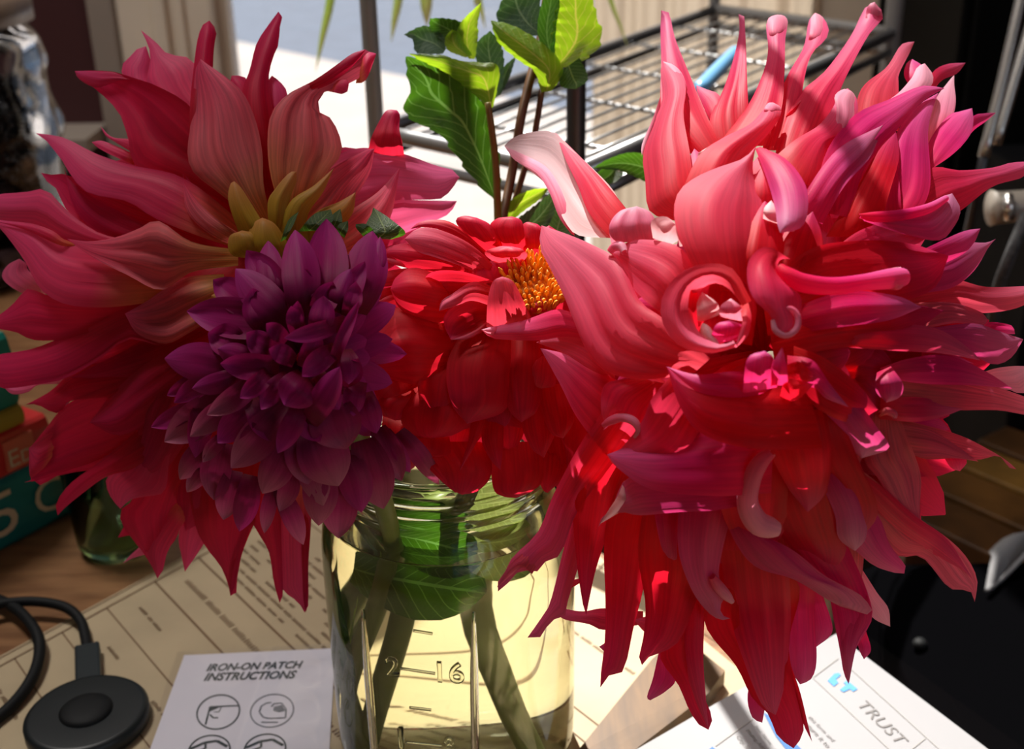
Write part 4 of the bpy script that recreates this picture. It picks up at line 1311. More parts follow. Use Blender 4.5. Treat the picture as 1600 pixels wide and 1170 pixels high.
pet(Rf, Rd, 3.2, [(738,640),(733,680),(725,710),(718,736)], [(765,640),(750,680),(740,700),(718,736)], bulge=.35)
pet(Rf, Rd, 3.0, [(755,650),(753,690),(768,720),(782,734)], [(788,650),(786,700),(782,734)], bulge=.25)
pet(Rf, Rd, 2.2, [(640,690),(680,720),(700,760),(722,773)], [(765,690),(768,740),(748,766),(722,773)], bulge=.15)
pet(Rf, Rd, 1.6, [(765,690),(770,760),(785,775),(806,778)], [(845,690),(850,745),(832,767),(806,778)], bulge=.15)
pet(Rf, Rd, 1.4, [(840,690),(840,740),(848,765),(856,770)], [(890,690),(885,740),(856,770)], bulge=.15)
pet(Rf, Rd, 2.4, [(598,645),(598,680),(618,702),(660,714)], [(702,680),(702,710),(660,714)], bulge=.2)
pet(Rf, Rd2, 1.4, [(600,680),(618,712),(640,735)], [(640,700),(650,725),(640,735)], n=10, m=5)
pet(Rf, Rd, 1.8, [(640,700),(660,722),(690,752),(712,770)], [(722,700),(732,742),(712,770)], bulge=.15)
pet(Rf, Rd, 4.6, [(818,560),(814,585),(808,622)], [(830,560),(827,600),(808,622)], n=10, m=5)
pet(Rf, Rd2, 4.8, [(840,540),(828,580),(830,600),(846,607)], [(864,560),(868,600),(846,607)], bulge=.2)
pet(Rf, Rd, 4.4, [(838,600),(845,640),(860,676),(880,685)], [(890,600),(897,655),(880,685)], bulge=.25)
pet(Rf, Rd, 3.4, [(820,600),(815,660),(830,700),(850,715)], [(860,600),(868,670),(850,715)], bulge=.25)
tube('stem', [P(760, 560, .405), P(745, 680, .435), P(720, 790, .435)] + [Vector((JX0 - .010, JY0 - .004, .12)), Vector((JX0 - .028, JY0 + .012, .07)), Vector((JX0 - .036, JY0 + .010, .012))],
     .0036, M_stem, R_obj, 10)
pet(Rf, Rd, 1.5, [(840,590),(868,640),(878,690),(886,738)], [(920,590),(930,690),(886,738)], bulge=.2)
pet(Rf, Rd, 1.0, [(830,640),(850,700),(862,740),(872,768)], [(905,650),(905,730),(872,768)], bulge=.2)
# stamens
M_sta = pbr('orange_stamen', (0.85, 0.30, 0.02), 0.5, col2=(0.9, 0.45, 0.04), scale=400)
cen = P(838, 448, Rf.depth(838, 448, 4.0))
vdir = (ROT @ Vector((0, 0, 1)))
updir = (vdir + Vector((0, 0, 1.0)) * .9).normalized()
sx_ = ROT @ Vector((1, 0, 0))
sy_ = updir.cross(sx_).normalized()
def disc_pt(a, b, h):
    return cen + sx_ * a + sy_ * b + updir * h
bm = bmesh.new()
bmesh.ops.create_uvsphere(bm, u_segments=20, v_segments=10, radius=1,
    matrix=Matrix.Translation(cen - updir * .0015) @ Matrix((sx_, sy_, updir)).transposed().to_4x4() @ Matrix.Diagonal((.0095, .0095, .0035, 1)))
link('flower_disc', bm_mesh(bm, 'disc'), pbr('disc_yellow', (0.75, 0.36, 0.02), .6, col2=(.5, .16, .01), scale=300), R_obj)
fl = tube('floret', [(0, 0, 0), (0, 0, .6), (0, 0, .92), (0, 0, 1)], [.11, .10, .13, .03], M_sta, None, 6, 6, mdata=True)
fl.materials.append(M_sta)
fl.polygons.foreach_set('use_smooth', [True] * len(fl.polygons))
rs = random.Random(2)
for i in range(96):
    rad = .0098 * math.sqrt((i + .5) / 96)
    a = i * 2.39996
    p = disc_pt(rad * math.cos(a), rad * math.sin(a), -.0005)
    tl_ = (updir + (sx_ * math.cos(a) + sy_ * math.sin(a)) * (rad / .0098) * .42 + Vector((rs.uniform(-.1, .1), rs.uniform(-.1, .1), rs.uniform(-.1, .1)))).normalized()
    h = rs.uniform(.0048, .0075) * (.7 + .5 * rad / .0098)
    o = bpy.data.objects.new('floret', fl)
    COL.objects.link(o)
    o.parent = R_obj
    o.matrix_parent_inverse = R_obj.matrix_world.inverted()
    o.matrix_world = Matrix.Translation(p) @ Vector((0, 0, 1)).rotation_difference(tl_).to_matrix().to_4x4() @ Matrix.Diagonal((.0062, .0062, h, 1))
# ================================================================ right pink dahlia
D_obj = dahlia('huge coral and magenta dahlia with curled petal tips filling the right half', P(1210, 560, .40))
D = Flower(D_obj, (1205, 560), 0.315, 0.050, 380, 0.0036, 12, 55)
D.cap = 1.05
D.cap_up = 1.1
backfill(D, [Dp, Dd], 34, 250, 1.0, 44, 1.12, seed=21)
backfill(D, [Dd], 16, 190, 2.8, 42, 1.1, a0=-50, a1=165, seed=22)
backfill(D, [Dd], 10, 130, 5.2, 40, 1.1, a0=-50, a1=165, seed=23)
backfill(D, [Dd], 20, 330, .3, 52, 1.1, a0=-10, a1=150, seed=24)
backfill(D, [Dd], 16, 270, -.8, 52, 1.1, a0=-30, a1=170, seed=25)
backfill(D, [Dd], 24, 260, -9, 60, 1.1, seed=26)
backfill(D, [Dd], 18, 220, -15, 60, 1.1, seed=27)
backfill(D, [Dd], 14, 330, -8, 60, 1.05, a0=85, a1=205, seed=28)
# top row
pet(D, Dp, 1, [(1120,205),(1105,180),(1090,145),(1088,133)], [(1140,195),(1125,150),(1105,140),(1088,133)], n=12, m=6)
pet(D, Dp, 2, [(1090,250),(1040,200),(1032,160),(1033,100),(1032,50),(1033,16)], [(1130,235),(1100,170),(1073,105),(1055,60),(1047,25),(1042,17),(1033,16)], bulge=.25, ripple=1.6)
pet(D, Dc, 4, [(1055,345),(1015,330),(1008,280),(1005,240),(1022,190),(1035,155),(1032,110),(1037,96)], [(1085,305),(1078,240),(1068,180),(1072,140),(1065,115),(1050,100),(1037,96)], bulge=.3)
pet(D, Dl, 4.35, [(1056,153),(1050,125),(1040,105),(1036,96)], [(1069,152),(1074,140),(1066,115),(1052,101),(1036,96)], bulge=.3, n=12, m=6)
pet(D, Dl, 3.7, [(1032,150),(1020,185),(1003,225),(1003,243)], [(1036,160),(1024,195),(1010,230),(1003,243)], bulge=.3, n=12, m=4)
pet(D, Dp, 2, [(1115,240),(1108,190),(1130,140),(1145,95),(1155,50),(1154,22)], [(1172,200),(1168,140),(1166,80),(1164,40),(1163,26),(1154,22)], bulge=.25, ripple=1.6)
pet(D, Dp, 3, [(1120,228),(1165,170),(1190,120),(1200,80),(1197,40),(1203,27),(1214,23)], [(1200,228),(1221,170),(1226,110),(1227,60),(1231,38),(1226,26),(1214,23)], bulge=.3, ripple=1.6)
pet(D, Dl, 3.5, [(1211,67),(1201,50),(1199,32),(1206,25),(1216,23)], [(1213,66),(1224,55),(1231,35),(1226,25),(1216,23)], bulge=.4, n=12, m=6)
pet(D, Dp, 2.5, [(1190,235),(1225,130),(1255,75),(1263,35),(1272,21)], [(1240,235),(1262,100),(1290,62),(1295,45),(1286,27),(1272,21)], bulge=.28)
pet(D, Dl, 3, [(1262,68),(1266,45),(1267,28),(1274,20)], [(1266,69),(1284,66),(1293,48),(1286,27),(1274,20)], bulge=.4, n=12, m=6)
pet(D, Dp, 3, [(1200,275),(1240,160),(1290,110),(1330,55),(1350,14),(1366,4)], [(1262,262),(1297,180),(1322,120),(1357,55),(1378,32),(1379,18),(1366,4)], bulge=.3, ripple=1.4)
pet(D, Dl, 3.5, [(1352,38),(1353,20),(1358,7),(1367,3)], [(1356,40),(1372,34),(1379,22),(1367,3)], bulge=.35, n=12, m=6)
pet(D, Dc, 3.3, [(1215,200),(1240,165),(1266,142)], [(1228,180),(1250,160),(1266,142)], n=10, m=4)
pet(D, Dc, 5, [(1062,305),(1092,243),(1130,215),(1170,195),(1192,172),(1200,161)], [(1150,305),(1170,245),(1200,210),(1219,182),(1218,165),(1200,161)], bulge=.35)
pet(D, Dl, 5.5, [(1193,182),(1194,170),(1200,161),(1208,160)], [(1202,184),(1214,180),(1220,168),(1208,160)], bulge=.4, n=12, m=6)
pet(D, Dw, 5.35, [(1103,257),(1092,248),(1090,240),(1120,222),(1150,208)], [(1108,258),(1135,246),(1150,232),(1150,208)], bulge=.2, n=12, m=6)
pet(D, Dp, 6, [(1200,255),(1240,220),(1280,195),(1303,165),(1308,145),(1325,138)], [(1290,305),(1300,232),(1325,215),(1339,185),(1339,155),(1325,138)], bulge=.3)
pet(D, Dl, 6.5, [(1288,222),(1303,200),(1307,172),(1304,150),(1318,139),(1330,142)], [(1303,224),(1325,208),(1338,182),(1339,158),(1334,146),(1330,142)], bulge=.35)
pet(D, Dc, 3, [(1330,205),(1345,140),(1385,105),(1408,70),(1429,65)], [(1405,205),(1404,135),(1405,115),(1420,85),(1429,65)], bulge=.2)
pet(D, Dm, 2, [(1430,145),(1413,120),(1416,100),(1425,92)], [(1452,135),(1443,105),(1425,92)], n=12, m=6)
pet(D, Dp, 2.5, [(1440,145),(1458,112),(1480,100),(1509,98)], [(1450,155),(1470,127),(1495,115),(1509,98)], n=12, m=6)
pet(D, Dl, 2.2, [(1445,225),(1460,160),(1480,130),(1491,117)], [(1480,215),(1493,165),(1491,132),(1491,117)], bulge=.15)
pet(D, Dl, 4.2, [(1320,185),(1390,155),(1422,125),(1433,105),(1445,99)], [(1350,195),(1420,152),(1452,138),(1458,118),(1445,99)], bulge=.35)
pet(D, Dm, 2.5, [(1500,215),(1520,182),(1540,177),(1556,176)], [(1500,232),(1520,205),(1540,190),(1556,176)], n=12, m=6)
pet(D, Dm, 4, [(1440,280),(1450,225),(1480,182),(1500,174),(1519,169)], [(1450,268),(1490,240),(1515,212),(1521,190),(1519,169)], bulge=.2)
pet(D, Dm, 5, [(1340,345),(1380,290),(1400,210),(1435,165),(1466,145)], [(1425,350),(1453,295),(1450,210),(1456,175),(1466,145)], bulge=.2, ripple=1.5)
pet(D, Dm, 6, [(1270,330),(1290,240),(1335,180),(1390,155),(1440,134),(1476,138)], [(1330,340),(1350,265),(1400,205),(1440,160),(1476,138)], bulge=.25, ripple=1.6)
pet(D, Dv, 6.6, [(1240,330),(1285,260),(1320,225),(1380,195)], [(1285,350),(1320,290),(1360,245),(1380,195)], bulge=.2, ripple=1.8)
pet(D, Dd, 5.8, [(1290,370),(1340,290),(1375,230),(1400,205)], [(1370,370),(1390,300),(1405,245),(1400,205)], bulge=.15)
pet(D, Dp, 4, [(1390,320),(1450,264),(1500,266),(1550,262),(1580,254),(1615,252)], [(1420,355),(1470,342),(1500,330),(1550,292),(1600,276),(1615,252)], bulge=.2)
pet(D, Dv, 8, [(1345,338),(1390,333),(1440,325),(1470,308),(1488,302)], [(1350,345),(1400,362),(1465,376),(1490,355),(1501,328),(1488,302)], bulge=.2)
curl(D, Dm, 8.5, [(1343,337,3), (1365,339,8), (1410,336,9), (1450,326,8), (1478,310,5)], arc=250)
pet(D, Dm, 6, [(1380,420),(1480,372),(1510,360),(1532,357)], [(1380,450),(1490,405),(1520,382),(1532,357)], bulge=.2)
pet(D, Dv, 5, [(1400,420),(1500,382),(1540,379),(1556,373)], [(1400,460),(1480,452),(1520,425),(1545,386),(1556,373)], bulge=.15)
pet(D, Dc, 4, [(1400,450),(1480,443),(1500,438),(1540,448),(1600,447),(1625,446)], [(1400,505),(1480,482),(1540,489),(1600,477),(1625,446)], bulge=.15)
pet(D, Db, 4.5, [(1400,475),(1480,472),(1530,486),(1544,500)], [(1400,525),(1490,505),(1530,512),(1544,500)], bulge=.15)
pet(D, Dm, 4.2, [(1530,512),(1545,503),(1580,508),(1586,522)], [(1530,525),(1550,522),(1570,522),(1586,522)], n=10, m=5)
pet(D, Dv, 5, [(1380,510),(1450,512),(1520,505),(1560,517),(1599,530)], [(1400,540),(1500,547),(1550,569),(1580,559),(1599,530)], bulge=.12)
pet(D, Dp, 7, [(1270,505),(1380,505),(1460,512),(1510,541),(1532,563)], [(1290,540),(1400,548),(1470,552),(1532,563)], bulge=.2)
pet(D, Dm, 3.5, [(1440,548),(1480,550),(1522,568)], [(1440,562),(1480,562),(1522,568)], n=10, m=4)
pet(D, Dl, 2.5, [(1500,605),(1540,580),(1580,572),(1622,573)], [(1520,618),(1570,608),(1600,614),(1622,573)], n=12, m=6)
pet(D, Db, 5, [(1385,578),(1440,570),(1500,585),(1560,605),(1625,628)], [(1385,625),(1440,640),(1500,641),(1560,641),(1612,648),(1625,628)], bulge=.14)
pet(D, Dm, 6, [(1375,575),(1420,560),(1480,555),(1540,580),(1582,607)], [(1385,592),(1450,600),(1520,602),(1582,607)], bulge=.15)
pet(D, Dp, 5.5, [(1375,620),(1450,622),(1505,639)], [(1375,655),(1430,659),(1470,652),(1505,639)], bulge=.2)
pet(D, Dm, 3, [(1390,665),(1450,652),(1470,655),(1483,671)], [(1390,685),(1440,672),(1465,676),(1483,671)], n=10, m=5)
pet(D, Db, 4.5, [(1390,650),(1430,660),(1500,680),(1550,705),(1575,721),(1588,733)], [(1400,690),(1440,716),(1490,716),(1530,718),(1560,712),(1576,730),(1588,733)], bulge=.12)
pet(D, Db, 5, [(1380,658),(1450,670),(1500,700),(1529,721)], [(1395,700),(1430,712),(1480,714),(1529,721)], bulge=.2)
pet(D, Dm, 3, [(1470,705),(1485,730),(1500,736)], [(1500,705),(1511,721),(1500,736)], n=10, m=5)
pet(D, Db, 5, [(1360,640),(1350,715),(1370,745),(1400,790),(1438,820)], [(1400,640),(1425,700),(1439,745),(1437,790),(1438,820)], bulge=.15, ripple=1.4)
pet(D, Db, 5, [(1310,760),(1360,822),(1400,868),(1440,870),(1480,916),(1500,921),(1515,922),(1523,940)], [(1340,730),(1380,760),(1430,805),(1480,840),(1510,870),(1527,905),(1523,940)], bulge=.12)
pet(D, Dp, 5.5, [(1320,745),(1390,822),(1450,862),(1500,888),(1520,905)], [(1340,735),(1380,762),(1430,806),(1480,842),(1520,905)], bulge=.2)
pet(D, Dm, 6.2, [(1250,700),(1280,770),(1320,840),(1360,880),(1395,894),(1413,896)], [(1290,690),(1340,770),(1375,810),(1390,850),(1415,884),(1413,896)], bulge=.25)
pet(D, Db, 4, [(1305,790),(1303,860),(1305,900),(1342,932)], [(1348,790),(1350,860),(1347,900),(1342,932)], bulge=.2)
pet(D, Dl, 3, [(1325,880),(1350,942),(1365,966),(1391,979)], [(1335,870),(1370,925),(1388,950),(1391,979)], bulge=.15)
pet(D, Dv, 8, [(1130,790),(1145,840),(1180,885),(1240,905),(1290,935),(1312,947)], [(1180,830),(1240,860),(1290,900),(1345,930),(1362,960),(1312,947)], bulge=.25)
pet(D, Dm, 7, [(1240,850),(1290,920),(1303,970),(1313,1020),(1318,1050),(1326,1069)], [(1300,800),(1337,880),(1357,930),(1363,965),(1345,1000),(1329,1030),(1326,1069)], bulge=.2)
pet(D, Dv, 7.4, [(1300,930),(1310,980),(1316,1030),(1326,1069)], [(1350,915),(1363,962),(1340,1005),(1326,1069)], bulge=.15)
pet(D, Dm, 3, [(1335,985),(1343,1016),(1350,1030)], [(1353,985),(1361,1015),(1350,1030)], n=12, m=5)
pet(D, Dm, 2, [(1262,920),(1270,980),(1275,1011)], [(1280,915),(1299,970),(1298,992),(1275,1011)], bulge=.2)
pet(D, Dm, 3.5, [(1232,900),(1231,980),(1235,1042),(1250,1069)], [(1274,900),(1273,960),(1276,1030),(1268,1060),(1250,1069)], bulge=.22)
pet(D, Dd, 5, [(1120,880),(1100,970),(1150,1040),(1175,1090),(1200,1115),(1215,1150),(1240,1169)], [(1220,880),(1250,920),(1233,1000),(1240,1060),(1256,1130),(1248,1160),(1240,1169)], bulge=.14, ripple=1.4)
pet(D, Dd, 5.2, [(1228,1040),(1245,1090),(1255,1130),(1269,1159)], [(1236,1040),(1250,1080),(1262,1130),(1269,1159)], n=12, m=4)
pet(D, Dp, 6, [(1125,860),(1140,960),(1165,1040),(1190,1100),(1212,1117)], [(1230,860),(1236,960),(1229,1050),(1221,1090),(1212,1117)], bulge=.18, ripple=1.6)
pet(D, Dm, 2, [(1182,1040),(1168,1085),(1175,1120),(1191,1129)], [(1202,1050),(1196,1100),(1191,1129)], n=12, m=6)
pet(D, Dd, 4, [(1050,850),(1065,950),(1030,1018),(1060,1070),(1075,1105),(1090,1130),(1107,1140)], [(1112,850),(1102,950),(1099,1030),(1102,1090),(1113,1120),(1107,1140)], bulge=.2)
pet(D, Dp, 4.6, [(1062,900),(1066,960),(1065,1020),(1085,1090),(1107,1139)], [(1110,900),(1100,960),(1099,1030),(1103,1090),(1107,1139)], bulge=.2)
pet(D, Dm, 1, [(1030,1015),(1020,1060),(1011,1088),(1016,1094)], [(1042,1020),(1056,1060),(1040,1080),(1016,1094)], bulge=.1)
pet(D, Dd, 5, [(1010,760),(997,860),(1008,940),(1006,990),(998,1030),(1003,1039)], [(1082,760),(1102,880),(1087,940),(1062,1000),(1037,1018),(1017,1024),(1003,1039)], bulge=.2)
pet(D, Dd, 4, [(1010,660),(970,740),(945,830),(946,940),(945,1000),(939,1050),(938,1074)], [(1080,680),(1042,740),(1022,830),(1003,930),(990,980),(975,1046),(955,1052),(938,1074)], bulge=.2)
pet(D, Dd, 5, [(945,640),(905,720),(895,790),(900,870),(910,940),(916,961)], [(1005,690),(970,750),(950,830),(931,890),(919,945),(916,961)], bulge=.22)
pet(D, Dp, 3, [(950,660),(905,760),(880,860),(860,940),(846,965),(824,996)], [(1000,690),(936,770),(911,860),(887,940),(881,965),(857,970),(850,993),(824,996)], bulge=.2)
pet(D, Dp, 6, [(975,600),(915,680),(866,770),(841,830),(801,870),(788,895),(772,918),(778,924)], [(1015,640),(960,720),(902,800),(876,865),(846,880),(838,895),(826,895),(815,886),(800,905),(778,924)], bulge=.18)
pet(D, Db, 6.3, [(845,842),(815,865),(792,888),(776,918)], [(862,845),(842,875),(832,897),(818,885),(776,918)], bulge=.2, n=12, m=6)
pet(D, Dp, 1, [(1005,955),(945,950),(910,955),(878,950)], [(1005,975),(945,984),(920,975),(878,966),(878,950)], bulge=.15)
pet(D, Dp, .6, [(880,900),(900,905),(930,890)], [(882,925),(915,905),(930,890)], n=10, m=5)
pet(D, Dp, .8, [(1040,950),(1012,962),(990,968)], [(1040,985),(1012,990),(990,968)], n=10, m=5)
pet(D, Dm, .9, [(960,990),(944,1005),(936,1010)], [(965,1030),(945,1018),(936,1010)], n=8, m=4)
# left side
pet(D, Dw, 3, [(985,352),(960,300),(925,262),(895,235),(868,208),(840,205),(805,213),(788,228)], [(955,372),(905,368),(885,350),(870,320),(855,290),(830,268),(805,250),(788,228)], bulge=-.1, roll=-.2)  # bright sun on this petal carried by its colour
pet(D, Dc, 3.4, [(990,340),(945,285),(905,243),(868,207)], [(955,374),(920,332),(903,290),(884,250),(868,207)], bulge=.15)
pet(D, Dl, 3.4, [(898,368),(884,315),(868,280),(850,258),(815,240),(789,229)], [(893,366),(874,340),(858,300),(838,270),(804,250),(789,229)], bulge=.2)
pet(D, Dc, 6, [(1095,475),(1082,410),(1052,382),(1003,374),(975,381),(954,396)], [(1050,505),(1000,462),(975,432),(960,402),(954,396)], bulge=.2)
pet(D, Dl, 7, [(955,380),(952,352),(968,330),(995,322)], [(1032,375),(1026,350),(1016,331),(995,322)], bulge=.15, ripple=1.8)
pet(D, Dw, 6.6, [(1020,372),(1018,345),(1040,338),(1058,352)], [(1050,382),(1062,372),(1058,352)], bulge=.2, n=12, m=6)
curl(D, Dl, 7.2, [(952,394,5), (960,386,7), (970,385,8), (976,394,5)], arc=290)
pet(D, Dp, 5.6, [(975,600),(920,570),(880,552),(844,544)], [(948,712),(930,690),(900,650),(875,600),(844,544)], bulge=.12)
pet(D, Dc, 5, [(960,582),(920,527),(870,520),(838,535)], [(962,604),(930,582),(880,552),(838,535)], bulge=.1)
pet(D, Dp, 6, [(985,512),(900,490),(870,483),(820,500),(780,508),(752,515)], [(985,560),(900,527),(840,532),(780,530),(765,526),(752,515)], bulge=.3)
pet(D, Dl, 6.3, [(786,512),(770,510),(753,515)], [(786,524),(768,524),(753,515)], n=8, m=5, bulge=.4)
pet(D, Dc, 7.2, [(1110,560),(1040,500),(1000,470),(970,410),(935,387),(890,367),(846,352)], [(1085,582),(1010,593),(950,582),(918,550),(900,510),(880,460),(855,410),(843,385),(846,352)], bulge=.1, ripple=1.8, roll=.2)
pet(D, Dp, 7, [(995,590),(946,600),(939,640),(945,660),(943,672)], [(1045,600),(1012,640),(1000,668),(985,650),(965,655),(943,672)], bulge=.25)
curl(D, Dl, 7.8, [(943,664,4), (955,657,7), (972,652,7), (990,658,7), (998,672,5), (992,683,3)], arc=290)
pet(D, Dp, 8, [(1060,575),(1020,620),(1002,660),(966,705),(948,710)], [(1125,640),(1085,740),(1012,740),(966,732),(948,710)], bulge=.15)
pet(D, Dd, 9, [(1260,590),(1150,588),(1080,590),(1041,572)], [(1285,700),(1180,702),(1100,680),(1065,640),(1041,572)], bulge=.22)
pet(D, Dm, 9.2, [(1210,585),(1150,580),(1090,585),(1042,573)], [(1215,620),(1150,625),(1090,612),(1042,573)], bulge=.25)
pet(D, Dm, 8.6, [(1210,640),(1100,655),(1000,690),(949,710)], [(1205,770),(1120,775),(1020,765),(970,735),(949,710)], bulge=.18)
pet(D, Dv, 8.9, [(1145,735),(1060,745),(1000,745),(975,751),(955,795),(942,805),(935,823)], [(1165,788),(1120,797),(1060,800),(1000,805),(970,800),(945,811),(935,823)], bulge=.12, roll=-.3)
pet(D, Dw, 9.1, [(975,751),(965,775),(950,798),(938,818)], [(978,756),(987,785),(972,798),(938,818)], n=10, m=5)  # small triangle of sunlight painted as a pale piece
pet(D, Dm, 6, [(1020,790),(1032,850),(1043,872)], [(1063,790),(1058,850),(1057,874),(1043,872)], bulge=.2)
pet(D, Dv, 7, [(1060,790),(1060,860),(1080,920),(1105,955),(1125,968),(1141,966)], [(1150,780),(1131,850),(1123,900),(1136,925),(1126,945),(1128,960),(1141,966)], bulge=.2)
curl(D, Dl, 7.3, [(1112,900,6), (1122,915,9), (1135,930,8), (1144,940,4)], arc=280)
curl(D, Dl, 9.6, [(1206,706,8), (1188,722,13), (1174,750,15), (1168,785,17), (1182,815,19), (1203,824,17), (1216,827,11)], arc=300, ang=70)
pet(D, Dc, 7, [(1235,770),(1250,810),(1263,843)], [(1252,770),(1274,815),(1263,843)], n=12, m=6)
pet(D, Dv, 8, [(1270,730),(1303,800),(1310,840),(1336,861)], [(1322,730),(1351,800),(1353,840),(1336,861)], bulge=.3)
# heart of the bloom
pet(D, Dp, 5.5, [(1280,410),(1340,362),(1400,345),(1455,345)], [(1290,445),(1380,405),(1435,388),(1455,345)], bulge=.15)
pet(D, Dc, 7.4, [(1150,330),(1165,270),(1196,232)], [(1240,330),(1230,255),(1196,232)], bulge=.2)
pet(D, Dp, 3, [(1050,340),(1065,270),(1085,232)], [(1130,340),(1112,260),(1085,232)], bulge=.2)
pet(D, Dm, 4.4, [(1320,340),(1345,260),(1376,212)], [(1410,340),(1400,250),(1376,212)], bulge=.2)
pet(D, Dc, 8, [(1105,455),(1065,380),(1053,335),(1060,300),(1085,278),(1120,262),(1160,248),(1181,229)], [(1185,455),(1192,380),(1191,320),(1181,290),(1176,260),(1181,229)], bulge=.3, tip=.006)
pet(D, Dw, 8.15, [(1062,385),(1054,345),(1058,308),(1073,290)], [(1066,385),(1070,340),(1072,312),(1073,290)], n=10, m=4, bulge=.1)  # sunlit edge of the petal behind, painted as a pale strip
pet(D, Dv, 10, [(1180,232),(1200,285),(1211,325),(1214,348),(1219,364)], [(1188,229),(1230,250),(1259,290),(1262,330),(1251,356),(1219,364)], bulge=.3)
pet(D, Dw, 9.6, [(1218,362),(1222,340),(1235,310)], [(1240,362),(1252,345),(1250,310)], n=10, m=5, bulge=.2)  # sun patch at the curl's lower end, painted as a pale piece
pet(D, Dw, 8.8, [(1192,345),(1194,325),(1205,313)], [(1214,352),(1217,330),(1205,313)], n=10, m=5, bulge=.2)
pet(D, Dd, 7.4, [(1140,455),(1145,390),(1170,340),(1196,313)], [(1215,445),(1225,385),(1213,340),(1196,313)], bulge=.2)
pet(D, Dd, 7, [(1205,450),(1215,400),(1235,360),(1270,330)], [(1260,450),(1280,410),(1285,370),(1270,330)], bulge=.2)
pet(D, Dd, 8, [(1072,520),(1080,450),(1110,430),(1140,428)], [(1175,540),(1182,480),(1168,445),(1140,428)], bulge=-.2)
pet(D, Dc, 10, [(1174,470),(1145,420),(1100,412),(1058,430),(1033,470),(1038,512),(1065,542),(1110,552),(1152,542)], [(1160,478),(1140,452),(1116,442),(1092,455),(1082,480),(1086,508),(1102,528),(1126,538),(1146,532)], bulge=.35, sink=0)
pet(D, Dw, 9, [(1090,505),(1089,475),(1097,456)], [(1124,492),(1121,474),(1097,456)], n=12, m=6, bulge=.25)  # sunlight inside the rolled ring painted in near white
pet(D, Dl, 9.2, [(1124,495),(1126,478),(1142,466)], [(1160,502),(1160,482),(1142,466)], n=12, m=6, bulge=.25)
pet(D, Dm, 9.4, [(1108,538),(1118,508),(1140,500)], [(1160,530),(1164,510),(1140,500)], n=12, m=6, bulge=.3)
pet(D, Dw, 9.3, [(1094,525),(1096,505),(1110,512),(1124,538)], [(1104,545),(1116,545),(1124,538)], n=10, m=5, bulge=.2)
pet(D, Dc, 9.8, [(1168,470),(1174,495),(1168,525),(1148,545)], [(1155,478),(1160,500),(1155,522),(1148,545)], n=12, m=5, bulge=.3)
pet(D, Dp, 11, [(1235,405),(1198,385),(1171,405),(1168,440),(1180,470),(1204,492),(1207,512),(1222,526)], [(1216,402),(1214,430),(1231,445),(1251,462),(1251,490),(1246,515),(1222,526)], bulge=.3)
curl(D, Dl, 11.4, [(1212,492,4), (1222,483,5), (1238,484,5), (1247,497,5), (1244,514,5), (1228,524,5), (1212,516,5), (1208,500,4)], arc=330)
curl(D, Dm, 10.6, [(1216,418,9), (1228,430,14), (1255,442,15), (1300,447,14), (1350,441,13), (1388,436,16), (1409,433,15), (1416,432,7)], arc=310, ang=95)
pet(D, Dl, 11.1, [(1380,436),(1392,420),(1408,417)], [(1385,452),(1406,452),(1416,436),(1408,417)], n=12, m=6, bulge=.35)
pet(D, Dd, 7, [(1190,460),(1260,392),(1340,376),(1420,380),(1482,400)], [(1200,525),(1300,482),(1400,472),(1460,450),(1482,400)], bulge=.16)
pet(D, Dm, 7.6, [(1240,480),(1320,455),(1400,462),(1440,480)], [(1250,520),(1320,510),(1390,500),(1440,480)], bulge=.2)
pet(D, Dd, 6.6, [(1200,500),(1300,482),(1400,472),(1475,485)], [(1210,565),(1300,545),(1400,535),(1475,485)], bulge=.16)
pet(D, Dm, 11, [(1204,602),(1207,570),(1222,542)], [(1231,602),(1229,570),(1222,542)], n=12, m=6, bulge=.35)
pet(D, Dm, 10.6, [(1160,615),(1168,560),(1195,548)], [(1214,605),(1210,562),(1195,548)], n=12, m=6, bulge=.35)
pet(D, Dd, 9.6, [(1225,572),(1250,565),(1276,590)], [(1230,602),(1250,602),(1276,590)], n=12, m=6, bulge=.2)
pet(D, Dd, 10, [(1218,620),(1230,592),(1272,600)], [(1236,627),(1252,620),(1272,600)], n=12, m=6, bulge=.2)
pet(D, Dm, 9.2, [(1230,555),(1270,563),(1297,600),(1326,636)], [(1230,605),(1270,605),(1290,622),(1326,636)], bulge=.3)
pet(D, Dd, 8.2, [(1240,540),(1290,560),(1340,600),(1372,640)], [(1240,600),(1280,640),(1330,660),(1372,640)], bulge=.2)
pet(D, Dv, 8, [(1260,600),(1300,660),(1330,700),(1346,716)], [(1330,610),(1372,670),(1389,700),(1346,716)], bulge=.25)
pet(D, Db, 7, [(1300,680),(1310,740),(1313,749)], [(1347,710),(1336,746),(1313,749)], n=12, m=6, bulge=.25)
pet(D, Dv, 7, [(1370,582),(1368,610),(1385,629)], [(1392,572),(1411,600),(1406,620),(1385,629)], bulge=.3)
curl(D, Db, 6.4, [(1374,647,4), (1385,642,6), (1396,646,6), (1398,652,4)], arc=330)
pet(D, Dd, 6.5, [(1180,700),(1190,780),(1230,850),(1292,902)], [(1300,700),(1312,780),(1322,860),(1292,902)], bulge=.2)
pet(D, Dd, 7.2, [(1210,640),(1260,720),(1300,800),(1332,852)], [(1310,640),(1342,720),(1372,800),(1332,852)], bulge=.22)
pet(D, Dd, 8.0, [(1180,640),(1200,700),(1230,760),(1262,800)], [(1290,640),(1300,710),(1290,770),(1262,800)], bulge=.22)
pet(D, Dd, 6.8, [(1130,680),(1120,760),(1140,830),(1180,880)], [(1230,680),(1240,760),(1225,830),(1180,880)], bulge=.2)
